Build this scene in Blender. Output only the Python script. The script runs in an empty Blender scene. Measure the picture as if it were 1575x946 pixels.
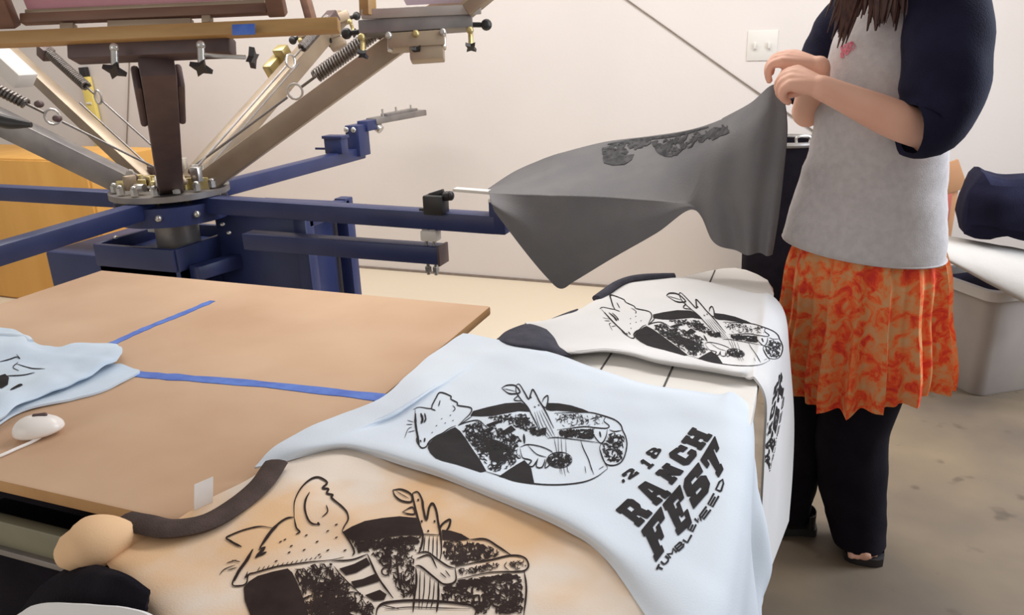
import bpy, bmesh, math, random
import numpy as np
from mathutils import Vector, Matrix, geometry, noise
from mathutils.bvhtree import BVHTree
random.seed(7)
scn = bpy.context.scene
COL = scn.collection

# ------------------------------------------------------------------ camera model (room axes: X along back wall, Y into it)
F, CX, CY, H = 1194.0, 787.5, 473.0, 1.30
AX = Vector((.9364, .0863, -.3401)); AY = Vector((.3498, -.3128, .8830)); AD = Vector((.0303, .9458, .3232))
CAM = Vector((0, 0, H))
def ray(u, v):
    r = Vector(((u-CX)/F, (v-CY)/F, 1.0))
    return Vector((r.dot(AX), r.dot(AY), -r.dot(AD)))
def pz(u, v, z):
    r = ray(u, v); return CAM + r*((z-H)/r.z)
def py(u, v, y):
    r = ray(u, v); return CAM + r*(y/r.y)
def pt(u, v, t):
    return CAM + ray(u, v)*t
def proj(p):
    d = Vector(p)-CAM
    c = AX*d.x + AY*d.y - AD*d.z
    return (CX+F*c.x/c.z, CY+F*c.y/c.z)
W = lambda x, y, z: Vector((x, y, z))

cam = bpy.data.cameras.new('camera'); cam_o = bpy.data.objects.new('camera', cam); COL.objects.link(cam_o)
right = Vector((.9364, .3498, -.0303)); up = -Vector((.0863, -.3128, -.9458)); back = -Vector((-.3401, .8830, -.3232))
right.normalize(); back = right.cross(up).normalized(); up = back.cross(right).normalized()
M4 = Matrix((right, up, back)).transposed().to_4x4(); M4.translation = CAM
cam_o.matrix_world = M4
cam.sensor_fit = 'HORIZONTAL'; cam.sensor_width = 36; cam.lens = 36*F/1575; cam.clip_start = .02
scn.camera = cam_o

# ------------------------------------------------------------------ materials
def lin(c):
    f = lambda x: x/12.92 if x <= .04045 else ((x+.055)/1.055)**2.4
    return (f(c[0]/255), f(c[1]/255), f(c[2]/255), 1)
def mat(name, c1, c2=None, scale=8, rough=.6, metal=0, bump=0, bscale=200, stretch=None, detail=4, spec=.5, ramp=(.35, .65), trans=None):
    m = bpy.data.materials.new(name); m.use_nodes = True
    nt = m.node_tree; b = nt.nodes['Principled BSDF']
    b.inputs['Roughness'].default_value = rough; b.inputs['Metallic'].default_value = metal
    b.inputs['Specular IOR Level'].default_value = spec
    tc = nt.nodes.new('ShaderNodeTexCoord'); mp = nt.nodes.new('ShaderNodeMapping')
    nt.links.new(tc.outputs['Object'], mp.inputs['Vector'])
    if stretch: mp.inputs['Scale'].default_value = stretch
    n = nt.nodes.new('ShaderNodeTexNoise'); n.inputs['Scale'].default_value = scale; n.inputs['Detail'].default_value = detail
    nt.links.new(mp.outputs[0], n.inputs['Vector'])
    r = nt.nodes.new('ShaderNodeValToRGB')
    r.color_ramp.elements[0].position, r.color_ramp.elements[1].position = ramp
    r.color_ramp.elements[0].color = lin(c1); r.color_ramp.elements[1].color = lin(c2 or tuple(min(255, x*1.04) for x in c1))
    nt.links.new(n.outputs['Fac'], r.inputs['Fac']); nt.links.new(r.outputs[0], b.inputs['Base Color'])
    if bump:
        n2 = nt.nodes.new('ShaderNodeTexNoise'); n2.inputs['Scale'].default_value = bscale; n2.inputs['Detail'].default_value = 3
        nt.links.new(mp.outputs[0], n2.inputs['Vector'])
        bp = nt.nodes.new('ShaderNodeBump'); bp.inputs['Strength'].default_value = bump; bp.inputs['Distance'].default_value = .004
        nt.links.new(n2.outputs['Fac'], bp.inputs['Height']); nt.links.new(bp.outputs[0], b.inputs['Normal'])
    if trans is not None:
        b.inputs['Alpha'].default_value = trans
    return m
MT = {}
MT['wall'] = mat('cream_plaster', (214, 207, 203), (219, 212, 208), 1.2, .9, bump=.12, bscale=60, spec=.2)
MT['paper'] = mat('kraft_board', (196, 160, 130), (212, 180, 150), 2.6, .72, bump=.15, bscale=25, spec=.3)
MT['paper_edge'] = mat('kraft_board_edge', (176, 132, 84), (190, 146, 98), 12, .8)
MT['tape'] = mat('blue_tape', (62, 98, 190), (84, 124, 208), 30, .6, bump=.3, bscale=80)
MT['white_top'] = mat('white_laminate', (226, 222, 216), (234, 230, 224), 5, .45)
MT['groove'] = mat('dark_groove', (70, 66, 64), (84, 80, 76), 20, .8)
MT['navy_paint'] = mat('navy_paint', (38, 48, 92), (45, 55, 100), 9, .42, bump=.05, bscale=120)
MT['dark_metal'] = mat('dark_metal', (82, 66, 66), (94, 76, 74), 14, .5, metal=.2)
MT['tan_tube'] = mat('tan_steel', (150, 132, 112), (166, 148, 126), 7, .42, metal=.35)
MT['grey_tube'] = mat('grey_steel', (122, 118, 118), (146, 140, 136), 9, .4, metal=.5)
MT['chrome'] = mat('bright_steel', (190, 188, 184), (214, 212, 208), 20, .28, metal=.75)
MT['brass'] = mat('brass_hardware', (182, 164, 110), (202, 184, 130), 20, .35, metal=.5)
MT['black_plastic'] = mat('black_plastic', (34, 32, 34), (44, 42, 44), 20, .45)
MT['spring'] = mat('spring_steel', (96, 90, 88), (120, 112, 106), 60, .4, metal=.6)
MT['wood'] = mat('varnished_wood', (166, 128, 78), (184, 146, 92), 5, .5, stretch=(1, 1, 6), bump=.1, bscale=50)
MT['wood_dark'] = mat('stained_wood', (110, 78, 64), (126, 92, 74), 6, .55, stretch=(1, 1, 5))
MT['grey_frame'] = mat('aluminium_frame', (172, 164, 158), (188, 180, 172), 8, .4, metal=.4)
MT['yellow'] = mat('yellow_paint', (228, 206, 108), (236, 216, 124), 6, .5)
MT['orange_wood'] = mat('orange_plywood', (206, 152, 72), (218, 166, 88), 1.6, .6, stretch=(4, 1, .6), bump=.08, bscale=30)
MT['tan_shirt'] = mat('dyed_peach_cotton', (224, 186, 146), (228, 214, 200), 4.5, .92, bump=.09, bscale=420, spec=.15, ramp=(.40, .58))
MT['blue_shirt'] = mat('pale_blue_cotton', (208, 216, 226), (214, 222, 231), 4, .92, bump=.09, bscale=420, spec=.15)
MT['white_shirt'] = mat('white_cotton', (220, 218, 218), (226, 224, 223), 4, .92, bump=.09, bscale=420, spec=.15)
MT['sky_shirt'] = mat('light_blue_cotton', (205, 222, 240), (216, 230, 244), 5, .92, bump=.09, bscale=420, spec=.15)
MT['brown_rib'] = mat('dark_brown_rib', (72, 60, 56), (84, 70, 66), 40, .9, bump=.4, bscale=500, spec=.15)
MT['slate_cotton'] = mat('slate_cotton', (66, 66, 76), (78, 77, 86), 30, .92, bump=.3, bscale=400, spec=.15)
MT['navy_cotton'] = mat('navy_cotton', (25, 25, 44), (33, 33, 54), 12, .9, bump=.35, bscale=300, spec=.15)
MT['grey_cotton'] = mat('grey_cotton', (115, 114, 116), (122, 120, 121), 10, .92, bump=.3, bscale=380, spec=.15)
MT['heather'] = mat('heather_grey_cotton', (186, 180, 180), (196, 190, 190), 60, .92, bump=.3, bscale=380, spec=.15)
MT['black_cotton'] = mat('black_cotton', (20, 17, 25), (28, 24, 32), 12, .92, bump=.3, bscale=300, spec=.12)
MT['ink'] = mat('black_ink', (34, 30, 32), (42, 38, 40), 40, .8, spec=.2)
MT['faded_ink'] = mat('faded_black_ink', (58, 57, 60), (88, 87, 89), 60, .85, spec=.15)
MT['brown_ink'] = mat('dark_brown_ink', (40, 27, 25), (50, 36, 32), 40, .8, spec=.2)
MT['red_ink'] = mat('red_ink', (196, 92, 112), (212, 120, 136), 40, .8)
MT['skin'] = mat('skin', (232, 176, 152), (238, 186, 162), 9, .55, bump=.06, bscale=200, spec=.35)
MT['hair'] = mat('dark_brown_hair', (52, 32, 30), (82, 52, 44), 30, .5, stretch=(6, 6, .6))
MT['lip'] = mat('lips', (186, 98, 96), (194, 108, 104), 20, .5)
MT['eye'] = mat('eye_white', (236, 234, 230), (242, 240, 238), 10, .3)
MT['nail'] = mat('toe_skin', (204, 96, 104), (214, 112, 116), 20, .4)
MT['tote'] = mat('grey_tote_plastic', (150, 142, 138), (162, 154, 148), 4, .42)
MT['tote_rim'] = mat('grey_tote_rim', (178, 174, 172), (188, 184, 180), 4, .4)
MT['white_cloth'] = mat('white_batting', (172, 166, 160), (180, 174, 168), 5, .92, bump=.25, bscale=50)
MT['card'] = mat('brown_cardboard', (176, 128, 92), (190, 142, 102), 5, .8)
MT['tape_edge'] = mat('box_print', (176, 92, 80), (188, 104, 90), 9, .8)
MT['plate'] = mat('switch_plate', (214, 210, 204), (220, 216, 210), 5, .5)
MT['toggle'] = mat('switch_toggle', (210, 206, 200), (216, 212, 206), 5, .5)
MT['cable'] = mat('grey_cable', (128, 116, 108), (140, 128, 118), 20, .6)
MT['mouse'] = mat('white_plastic', (234, 228, 222), (240, 235, 230), 5, .3)
MT['olive'] = mat('olive_grey_metal', (120, 116, 96), (134, 130, 108), 6, .5)
MT['label'] = mat('care_label', (232, 222, 214), (238, 229, 222), 30, .8)
MT['label_ink'] = mat('care_label_print', (170, 158, 150), (178, 166, 158), 30, .8)
MT['mesh'] = mat('pink_screen_mesh', (196, 140, 152), (208, 156, 166), 6, .7)
MT['mesh_lilac'] = mat('lilac_screen_mesh', (206, 186, 196), (214, 194, 204), 6, .7)

def floor_mat():
    m = bpy.data.materials.new('concrete_floor'); m.use_nodes = True
    nt = m.node_tree; b = nt.nodes['Principled BSDF']; b.inputs['Roughness'].default_value = .62
    L = nt.links.new; N = nt.nodes.new
    tc = N('ShaderNodeTexCoord')
    n = N('ShaderNodeTexNoise'); n.inputs['Scale'].default_value = 2.2; n.inputs['Detail'].default_value = 7; L(tc.outputs['Object'], n.inputs['Vector'])
    r = N('ShaderNodeValToRGB'); e = r.color_ramp.elements
    e[0].position = .3; e[0].color = lin((92, 80, 69)); e[1].position = .7; e[1].color = lin((126, 109, 86)); L(n.outputs['Fac'], r.inputs['Fac'])
    # small dark spots
    n2 = N('ShaderNodeTexNoise'); n2.inputs['Scale'].default_value = 11; n2.inputs['Detail'].default_value = 2; L(tc.outputs['Object'], n2.inputs['Vector'])
    r2 = N('ShaderNodeValToRGB'); r2.color_ramp.elements[0].position = .27; r2.color_ramp.elements[1].position = .36
    r2.color_ramp.elements[0].color = (.62, .6, .58, 1); r2.color_ramp.elements[1].color = (1, 1, 1, 1); L(n2.outputs['Fac'], r2.inputs['Fac'])
    mx = N('ShaderNodeMixRGB'); mx.blend_type = 'MULTIPLY'; mx.inputs[0].default_value = 1; L(r.outputs[0], mx.inputs[1]); L(r2.outputs[0], mx.inputs[2])
    # the slab's colour blends to cream towards the left of the room
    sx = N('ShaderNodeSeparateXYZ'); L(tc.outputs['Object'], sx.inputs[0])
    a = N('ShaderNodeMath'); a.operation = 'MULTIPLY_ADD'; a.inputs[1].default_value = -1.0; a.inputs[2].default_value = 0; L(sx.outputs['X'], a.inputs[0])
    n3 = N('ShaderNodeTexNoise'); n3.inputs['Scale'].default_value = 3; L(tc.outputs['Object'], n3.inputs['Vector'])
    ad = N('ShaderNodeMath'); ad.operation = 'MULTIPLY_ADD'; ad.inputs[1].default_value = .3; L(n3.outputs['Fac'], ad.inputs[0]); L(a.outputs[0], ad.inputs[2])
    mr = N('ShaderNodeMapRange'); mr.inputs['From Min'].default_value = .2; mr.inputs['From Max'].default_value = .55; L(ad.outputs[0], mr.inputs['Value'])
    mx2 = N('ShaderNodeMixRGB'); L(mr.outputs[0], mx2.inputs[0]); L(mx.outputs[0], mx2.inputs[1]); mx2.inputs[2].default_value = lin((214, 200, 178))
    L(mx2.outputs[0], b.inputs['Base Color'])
    bp = N('ShaderNodeBump'); bp.inputs['Strength'].default_value = .15; bp.inputs['Distance'].default_value = .01; L(n2.outputs['Fac'], bp.inputs['Height']); L(bp.outputs[0], b.inputs['Normal'])
    return m
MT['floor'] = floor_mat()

def skirt_mat():
    m = bpy.data.materials.new('paisley_skirt_cotton'); m.use_nodes = True
    nt = m.node_tree; b = nt.nodes['Principled BSDF']; b.inputs['Roughness'].default_value = .85; b.inputs['Specular IOR Level'].default_value = .2
    L = nt.links.new; N = nt.nodes.new
    tc = N('ShaderNodeTexCoord')
    n = N('ShaderNodeTexNoise'); n.inputs['Scale'].default_value = 26; n.inputs['Detail'].default_value = 6; n.inputs['Distortion'].default_value = .8; n.inputs['Roughness'].default_value = .62; L(tc.outputs['Object'], n.inputs['Vector'])
    r = N('ShaderNodeValToRGB'); r.color_ramp.interpolation = 'LINEAR'; els = r.color_ramp.elements
    stops = [(.0, (170, 46, 60)), (.36, (214, 62, 48)), (.44, (232, 88, 48)), (.50, (230, 122, 66)), (.56, (216, 146, 94)), (.66, (206, 158, 114)), (.85, (232, 126, 62))]
    els[0].position, els[0].color = stops[0][0], lin(stops[0][1]); els[1].position, els[1].color = stops[-1][0], lin(stops[-1][1])
    for p, c in stops[1:-1]:
        q = els.new(p); q.color = lin(c)
    L(n.outputs['Fac'], r.inputs['Fac'])
    v = N('ShaderNodeTexVoronoi'); v.inputs['Scale'].default_value = 34; v.feature = 'DISTANCE_TO_EDGE'; L(tc.outputs['Object'], v.inputs['Vector'])
    r2 = N('ShaderNodeValToRGB'); r2.color_ramp.elements[0].position = .02; r2.color_ramp.elements[1].position = .12
    r2.color_ramp.elements[0].color = lin((206, 128, 74)); r2.color_ramp.elements[1].color = (1, 1, 1, 1); L(v.outputs['Distance'], r2.inputs['Fac'])
    mx = N('ShaderNodeMixRGB'); mx.blend_type = 'MULTIPLY'; mx.inputs[0].default_value = .0; L(r.outputs[0], mx.inputs[1]); L(r2.outputs[0], mx.inputs[2])
    L(mx.outputs[0], b.inputs['Base Color'])
    return m
MT['skirt'] = skirt_mat()

# ------------------------------------------------------------------ object helpers
def base_of(o):
    p = Vector((0, 0, 0))
    while o is not None:
        p += o.location; o = o.parent
    return p
def thing(name, label, cat, loc, group=None):
    o = bpy.data.objects.new(name, None); COL.objects.link(o); o.location = loc; o.empty_display_size = .1
    o['label'] = label; o['category'] = cat
    if group: o['group'] = group
    return o
def tag(o, label, cat, group=None):
    o['label'] = label; o['category'] = cat
    if group: o['group'] = group
    return o
def build(name, bm, m, parent=None, smooth=True, label=None, origin=None):
    """bm holds world coordinates; it is linked as one mesh object, relative to its parent's base"""
    me = bpy.data.meshes.new(name)
    bmesh.ops.recalc_face_normals(bm, faces=bm.faces)
    o = bpy.data.objects.new(name, me); COL.objects.link(o)
    if parent is not None:
        o.parent = parent; off = base_of(parent)
    elif origin is not None:
        off = Vector(origin); o.location = off
    else: off = Vector((0, 0, 0))
    bmesh.ops.translate(bm, verts=bm.verts, vec=-off)
    bm.to_mesh(me); bm.free()
    ms = m if isinstance(m, (list, tuple)) else [m]
    for q in ms: me.materials.append(MT[q] if isinstance(q, str) else q)
    for p in me.polygons: p.use_smooth = smooth
    if smooth:
        try: me.set_sharp_from_angle(angle=math.radians(42))
        except Exception: pass
    if label: o['label'] = label
    return o
def frame_from(d, upv=Vector((0, 0, 1))):
    d = Vector(d).normalized()
    s = d.cross(upv)
    if s.length < 1e-4: s = d.cross(Vector((0, 1, 0)))
    s.normalize(); u = s.cross(d).normalized()
    return d, s, u
def add_box(bm, c, size, axes=None, bev=.003, mi=0):
    """box with optional local axes (three unit vectors)"""
    ax = axes or (Vector((1, 0, 0)), Vector((0, 1, 0)), Vector((0, 0, 1)))
    t = bmesh.new(); bmesh.ops.create_cube(t, size=1)
    for v in t.verts: v.co = Vector((v.co.x*size[0], v.co.y*size[1], v.co.z*size[2]))
    if bev:
        bmesh.ops.bevel(t, geom=t.edges[:], offset=min(bev, min(size)*.45), segments=2, affect='EDGES', profile=.5)
    merge(bm, t, lambda p: Vector(c)+ax[0]*p.x+ax[1]*p.y+ax[2]*p.z, mi)
def merge(bm, t, fn, mi=0):
    mp = {}
    for v in t.verts: mp[v.index if False else v] = bm.verts.new(fn(v.co))
    for f in t.faces:
        try: nf = bm.faces.new([mp[v] for v in f.verts]); nf.material_index = mi
        except ValueError: pass
    t.free()
def add_bar(bm, a, b, w, h, upv=Vector((0, 0, 1)), bev=.004, w2=None, h2=None, mi=0):
    """rectangular bar between two points; may taper"""
    a = Vector(a); b = Vector(b); d, s, u = frame_from(b-a, upv); Ln = (b-a).length
    w2 = w2 or w; h2 = h2 or h
    t = bmesh.new(); bmesh.ops.create_cube(t, size=1)
    for v in t.verts: v.co = Vector((v.co.x*Ln, v.co.y*w, v.co.z*h))
    bmesh.ops.bevel(t, geom=t.edges[:], offset=bev, segments=2, affect='EDGES', profile=.5)
    def fn(p):
        k = p.x/Ln+.5; return (a+b)/2+d*p.x+s*p.y*(1+(w2/w-1)*k)+u*p.z*(1+(h2/h-1)*k)
    merge(bm, t, fn, mi)
def add_rings(bm, rings, cap=True, mi=0, closed=True):
    vs = [[bm.verts.new(p) for p in r] for r in rings]
    n = len(vs[0]); fs = []
    for i in range(len(vs)-1):
        for j in range(n if closed else n-1):
            k = (j+1) % n
            f = bm.faces.new((vs[i][j], vs[i][k], vs[i+1][k], vs[i+1][j])); f.material_index = mi
    if cap:
        for r in (vs[0], vs[-1]):
            try: f = bm.faces.new(r); f.material_index = mi
            except ValueError: pass
    return vs
def cr(pts, n):
    """Catmull-Rom resample of a list of Vectors to n points (uniform in parameter)"""
    pts = [Vector(p) for p in pts]; m = len(pts); out = []
    for i in range(n):
        t = i/(n-1)*(m-1); k = min(int(t), m-2); f = t-k
        p1, p2 = pts[k], pts[k+1]
        p0 = pts[k-1] if k > 0 else p1*2-p2
        p3 = pts[k+2] if k+2 < m else p2*2-p1
        out.append(.5*((2*p1)+(p2-p0)*f+(2*p0-5*p1+4*p2-p3)*f*f+(3*p1-p0-3*p2+p3)*f**3))
    return out
def add_tube(bm, path, rad, seg=10, n=None, cap=True, flat=1.0, mi=0, round_ends=False):
    path = [Vector(p) for p in path]
    if n: 
        rr = rad if isinstance(rad, (list, tuple)) else [rad]*len(path)
        rad = [v.x for v in cr([Vector((r, 0, 0)) for r in rr], n)]; path = cr(path, n)
    R = rad if isinstance(rad, (list, tuple)) else [rad]*len(path)
    if round_ends:
        d0 = (path[0]-path[1]).normalized(); d1 = (path[-1]-path[-2]).normalized()
        pre = [(path[0]+d0*R[0]*math.sin(a), R[0]*max(math.cos(a), .05)) for a in (1.45, 1.0, .5)]
        post = [(path[-1]+d1*R[-1]*math.sin(a), R[-1]*max(math.cos(a), .05)) for a in (.5, 1.0, 1.45)]
        path = [p for p, _ in pre]+path+[p for p, _ in post]; R = [r for _, r in pre]+list(R)+[r for _, r in post]
    rings = []; u = None
    for i, p in enumerate(path):
        d = (path[min(i+1, len(path)-1)]-path[max(i-1, 0)]).normalized()
        if u is None: _, s, u = frame_from(d)
        else:
            u = (u-d*u.dot(d)).normalized(); s = d.cross(u)
        s = d.cross(u).normalized()
        rings.append([p+(s*math.cos(2*math.pi*j/seg)+u*math.sin(2*math.pi*j/seg)*flat)*R[i] for j in range(seg)])
    add_rings(bm, rings, cap, mi)
def add_cyl(bm, a, b, r, seg=16, r2=None, bev=0, mi=0):
    add_tube(bm, [a, b], [r, r2 or r], seg, mi=mi)
def add_ball(bm, c, r, sc=(1, 1, 1), seg=16, mi=0):
    t = bmesh.new(); bmesh.ops.create_uvsphere(t, u_segments=seg, v_segments=seg//2+2, radius=r)
    merge(bm, t, lambda p: Vector(c)+Vector((p.x*sc[0], p.y*sc[1], p.z*sc[2])), mi)
def add_prism(bm, poly, depth_vec, mi=0):
    """extrude a planar polygon (list of Vectors) along depth_vec"""
    a = [bm.verts.new(p) for p in poly]; b = [bm.verts.new(Vector(p)+Vector(depth_vec)) for p in poly]
    n = len(poly)
    for f in (a, b[::-1]): bm.faces.new(f).material_index = mi
    for i in range(n): bm.faces.new((a[i], b[i], b[(i+1) % n], a[(i+1) % n])).material_index = mi
def BM(): return bmesh.new()
def struct(name, bm, m, smooth=False):
    o = build(name, bm, m, smooth=smooth); o['kind'] = 'structure'; return o

# ------------------------------------------------------------------ the setting
WY = 4.02
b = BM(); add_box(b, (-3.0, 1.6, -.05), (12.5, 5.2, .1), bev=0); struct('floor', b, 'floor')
b = BM(); add_box(b, (-3.0, WY+.05, 1.3), (12.5, .1, 2.8), bev=0); struct('wall_back', b, 'wall')
b = BM(); add_box(b, (-3.0, WY-.004, .007), (12.5, .008, .014), bev=0); struct('baseboard_back', b, 'cable')

# ------------------------------------------------------------------ kraft covered table (left)
TZ = .74
bx0, bx1, by0, by1 = -1.80, -.64, .635, 1.53
t1 = thing('packing_table', 'wide table covered in brown kraft board with blue tape seams, left of the printed shirts', 'table', (-1.2, 1.08, 0))
b = BM(); add_box(b, ((bx0+bx1)/2, (by0+by1)/2, TZ-.011), (bx1-bx0, by1-by0, .022), bev=.006)
tt = build('tabletop', b, ['paper', 'paper_edge'], t1)
for p in tt.data.polygons:
    if abs(p.normal.z) < .6: p.material_index = 1
def lay_strip(name, pts, width, z, m, parent):
    """a thin strip lying on a flat surface, slightly uneven edges"""
    b = BM(); P = cr(pts, 40); rings = []
    for i, p in enumerate(P):
        d = (P[min(i+1, 39)]-P[max(i-1, 0)]).normalized(); s = Vector((-d.y, d.x, 0))
        w = width*(1+.38*noise.noise(Vector((i*.35, width*90, 0))))/2
        z1 = z+.0012+.0006*noise.noise(Vector((i*.5, 3, 0)))
        q = Vector((p.x, p.y, 0))
        rings.append([q-s*w+W(0, 0, z), q-s*w+W(0, 0, z1), q+s*w+W(0, 0, z1), q+s*w+W(0, 0, z)])
    add_rings(b, rings); return build(name, b, m, parent)
lay_strip('tape_strip', [pz(170, 530, TZ), pz(225, 505, TZ), pz(280, 483, TZ), pz(327, 463, TZ)], .020, TZ, 'tape', t1)
lay_strip('tape_strip', [pz(150, 570, TZ), pz(225, 577, TZ), pz(290, 582, TZ), pz(400, 591, TZ), pz(500, 602, TZ), pz(640, 618, TZ)], .024, TZ, 'tape', t1)
b = BM(); add_box(b, ((bx0+bx1)/2, (by0+by1)/2, TZ-.055), (bx1-bx0-.12, by1-by0-.14, .055), bev=.004); build('apron', b, 'dark_metal', t1)
for x in (bx0+.12, bx1-.12):
    for y in (by0+.12, by1-.12):
        b = BM(); add_bar(b, (x, y, 0), (x, y, TZ-.03), .05, .05); build('leg', b, 'dark_metal', t1)
b = BM(); add_box(b, ((bx0+bx1)/2, (by0+by1)/2+.05, .27), (bx1-bx0-.2, by1-by0-.2, .025), bev=.003); build('shelf', b, 'wood_dark', t1)
b = BM(); add_box(b, ((bx0+bx1)/2, (by0+by1)/2+.10, .485), (bx1-bx0-.22, by1-by0-.36, .37), bev=.004); build('lower_shade_box', b, 'black_cotton', t1)  # near-black box added to stand in for the shade under the table
# olive grey metal case standing on the shelf under the table's near edge
c0, c1 = py(-120, 742, .70), py(104, 829, .70); cb_ = py(90, 872, .70).z
cs = thing('metal_case', 'olive grey metal case under the kraft covered table', 'case', ((c0.x+c1.x)/2, .76, .283))
b = BM(); add_box(b, ((c0.x+c1.x)/2, .76, (.283+cb_)/2+.04), (c1.x-c0.x-.03, .10, cb_-.283-.06), bev=.004); build('case_base', b, 'black_cotton', cs)
b = BM(); add_box(b, ((c0.x+c1.x)/2, .712, (c1.z+cb_)/2), (c1.x-c0.x, .022, c1.z-cb_), bev=.006); build('case_body', b, 'olive', cs)
b = BM(); add_box(b, ((c0.x+c1.x)/2, .698, cb_+.006), (c1.x-c0.x, .012, .012), bev=.002); build('case_lip', b, 'grey_tube', cs)

# ------------------------------------------------------------------ white work table
wx0, wx1 = -.43, -.046
t2 = thing('work_table', 'narrow white plank-topped work table with rounded far end carrying the printed shirts', 'table', (-.24, 1.1, 0))
outl = [(wx1, .22), (wx1, 1.78), (-.050, 1.835), (-.065, 1.885), (-.09, 1.935), (-.12, 1.968), (-.15, 1.98), (-.18, 1.968), (-.21, 1.93), (-.25, 1.88), (-.31, 1.815), (-.37, 1.745), (-.41, 1.68), (wx0, 1.58), (wx0, .22)]
b = BM(); add_prism(b, [W(x, y, TZ-.028) for x, y in outl], W(0, 0, .028))
ed = [e for e in b.edges if abs(e.verts[0].co.z-TZ) < 1e-4 and abs(e.verts[1].co.z-TZ) < 1e-4]
bmesh.ops.bevel(b, geom=ed, offset=.006, segments=3, affect='EDGES', profile=.5)
top2 = build('tabletop', b, 'white_top', t2)
b = BM()
for x, ya, yb in ((-.315, .25, 1.80), (-.195, .25, 1.94)):
    add_box(b, (x, (ya+yb)/2, TZ+.0002), (.0035, yb-ya, .0012), bev=0)
add_box(b, (-.135, 1.765, TZ+.0002), (.16, .003, .0012), bev=0)
build('plank_seam', b, 'groove', top2)
for x in (wx0+.05, wx1-.06):
    for y in (.30, 1.70):
        b = BM(); add_bar(b, (x, y, 0), (x, y, TZ-.028), .035, .035); build('leg', b, 'grey_tube', t2)
b = BM(); add_box(b, ((wx0+wx1)/2-.01, 1.0, .375), (wx1-wx0-.07, 1.30, .67), bev=.006); build('base_shade_box', b, 'black_cotton', t2)  # black box added to keep the gap below the tabletop dark

# ------------------------------------------------------------------ cloth sheets
def sheet(cols, nu, nv, wr=.0, wscale=7, seed=0, zmin=None, dirv=Vector((0, 0, 1))):
    """cols: list of columns of control points -> grid nu x nv of Vectors"""
    dense = [cr(c, nv) for c in cols]
    rows = [cr([dense[k][j] for k in range(len(dense))], nu) for j in range(nv)]
    G = [[rows[j][i] for j in range(nv)] for i in range(nu)]
    if wr:
        for i in range(nu):
            for j in range(nv):
                p = G[i][j]
                h = noise.noise(Vector((p.x*wscale+seed, p.y*wscale*1.7, p.z*wscale)))+.45*noise.noise(Vector((p.x*wscale*2.3+seed, p.y*wscale*2.7, p.z*wscale*2)))
                G[i][j] = p+dirv*(wr*(h+.75))
                if zmin is not None and G[i][j].z < zmin: G[i][j].z = zmin
    return G
def sheet_bm(G, thick=.004, mi=0):
    """closed sheet with thickness, rounded by a mid-edge"""
    nu, nv = len(G), len(G[0]); b = BM()
    def nrm(i, j):
        a = G[min(i+1, nu-1)][j]-G[max(i-1, 0)][j]; c = G[i][min(j+1, nv-1)]-G[i][max(j-1, 0)]
        n = a.cross(c)
        if n.length < 1e-12: n = Vector((0, 0, 1))
        n.normalize(); return n
    N = [[nrm(i, j) for j in range(nv)] for i in range(nu)]
    sg = 1 if sum(N[i][j].dot(CAM-G[i][j]) for i in range(0, nu, 3) for j in range(0, nv, 3)) > 0 else -1
    A = [[b.verts.new(G[i][j]) for j in range(nv)] for i in range(nu)]
    B = [[b.verts.new(G[i][j]-N[i][j]*thick*sg) for j in range(nv)] for i in range(nu)]
    for i in range(nu-1):
        for j in range(nv-1):
            b.faces.new((A[i][j], A[i+1][j], A[i+1][j+1], A[i][j+1])); b.faces.new((B[i][j], B[i][j+1], B[i+1][j+1], B[i+1][j]))
    ring = [(i, 0) for i in range(nu)]+[(nu-1, j) for j in range(1, nv)]+[(i, nv-1) for i in range(nu-2, -1, -1)]+[(0, j) for j in range(nv-2, 0, -1)]
    for k in range(len(ring)):
        (i, j), (m, n) = ring[k], ring[(k+1) % len(ring)]
        try: b.faces.new((A[i][j], B[i][j], B[m][n], A[m][n]))
        except ValueError: pass
    return b
SG = 1
def bvh_of(G):
    nu, nv = len(G), len(G[0]); vs = [G[i][j] for i in range(nu) for j in range(nv)]
    fs = [(i*nv+j, (i+1)*nv+j, (i+1)*nv+j+1, i*nv+j+1) for i in range(nu-1) for j in range(nv-1)]
    return BVHTree.FromPolygons([tuple(v) for v in vs], fs)

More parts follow.
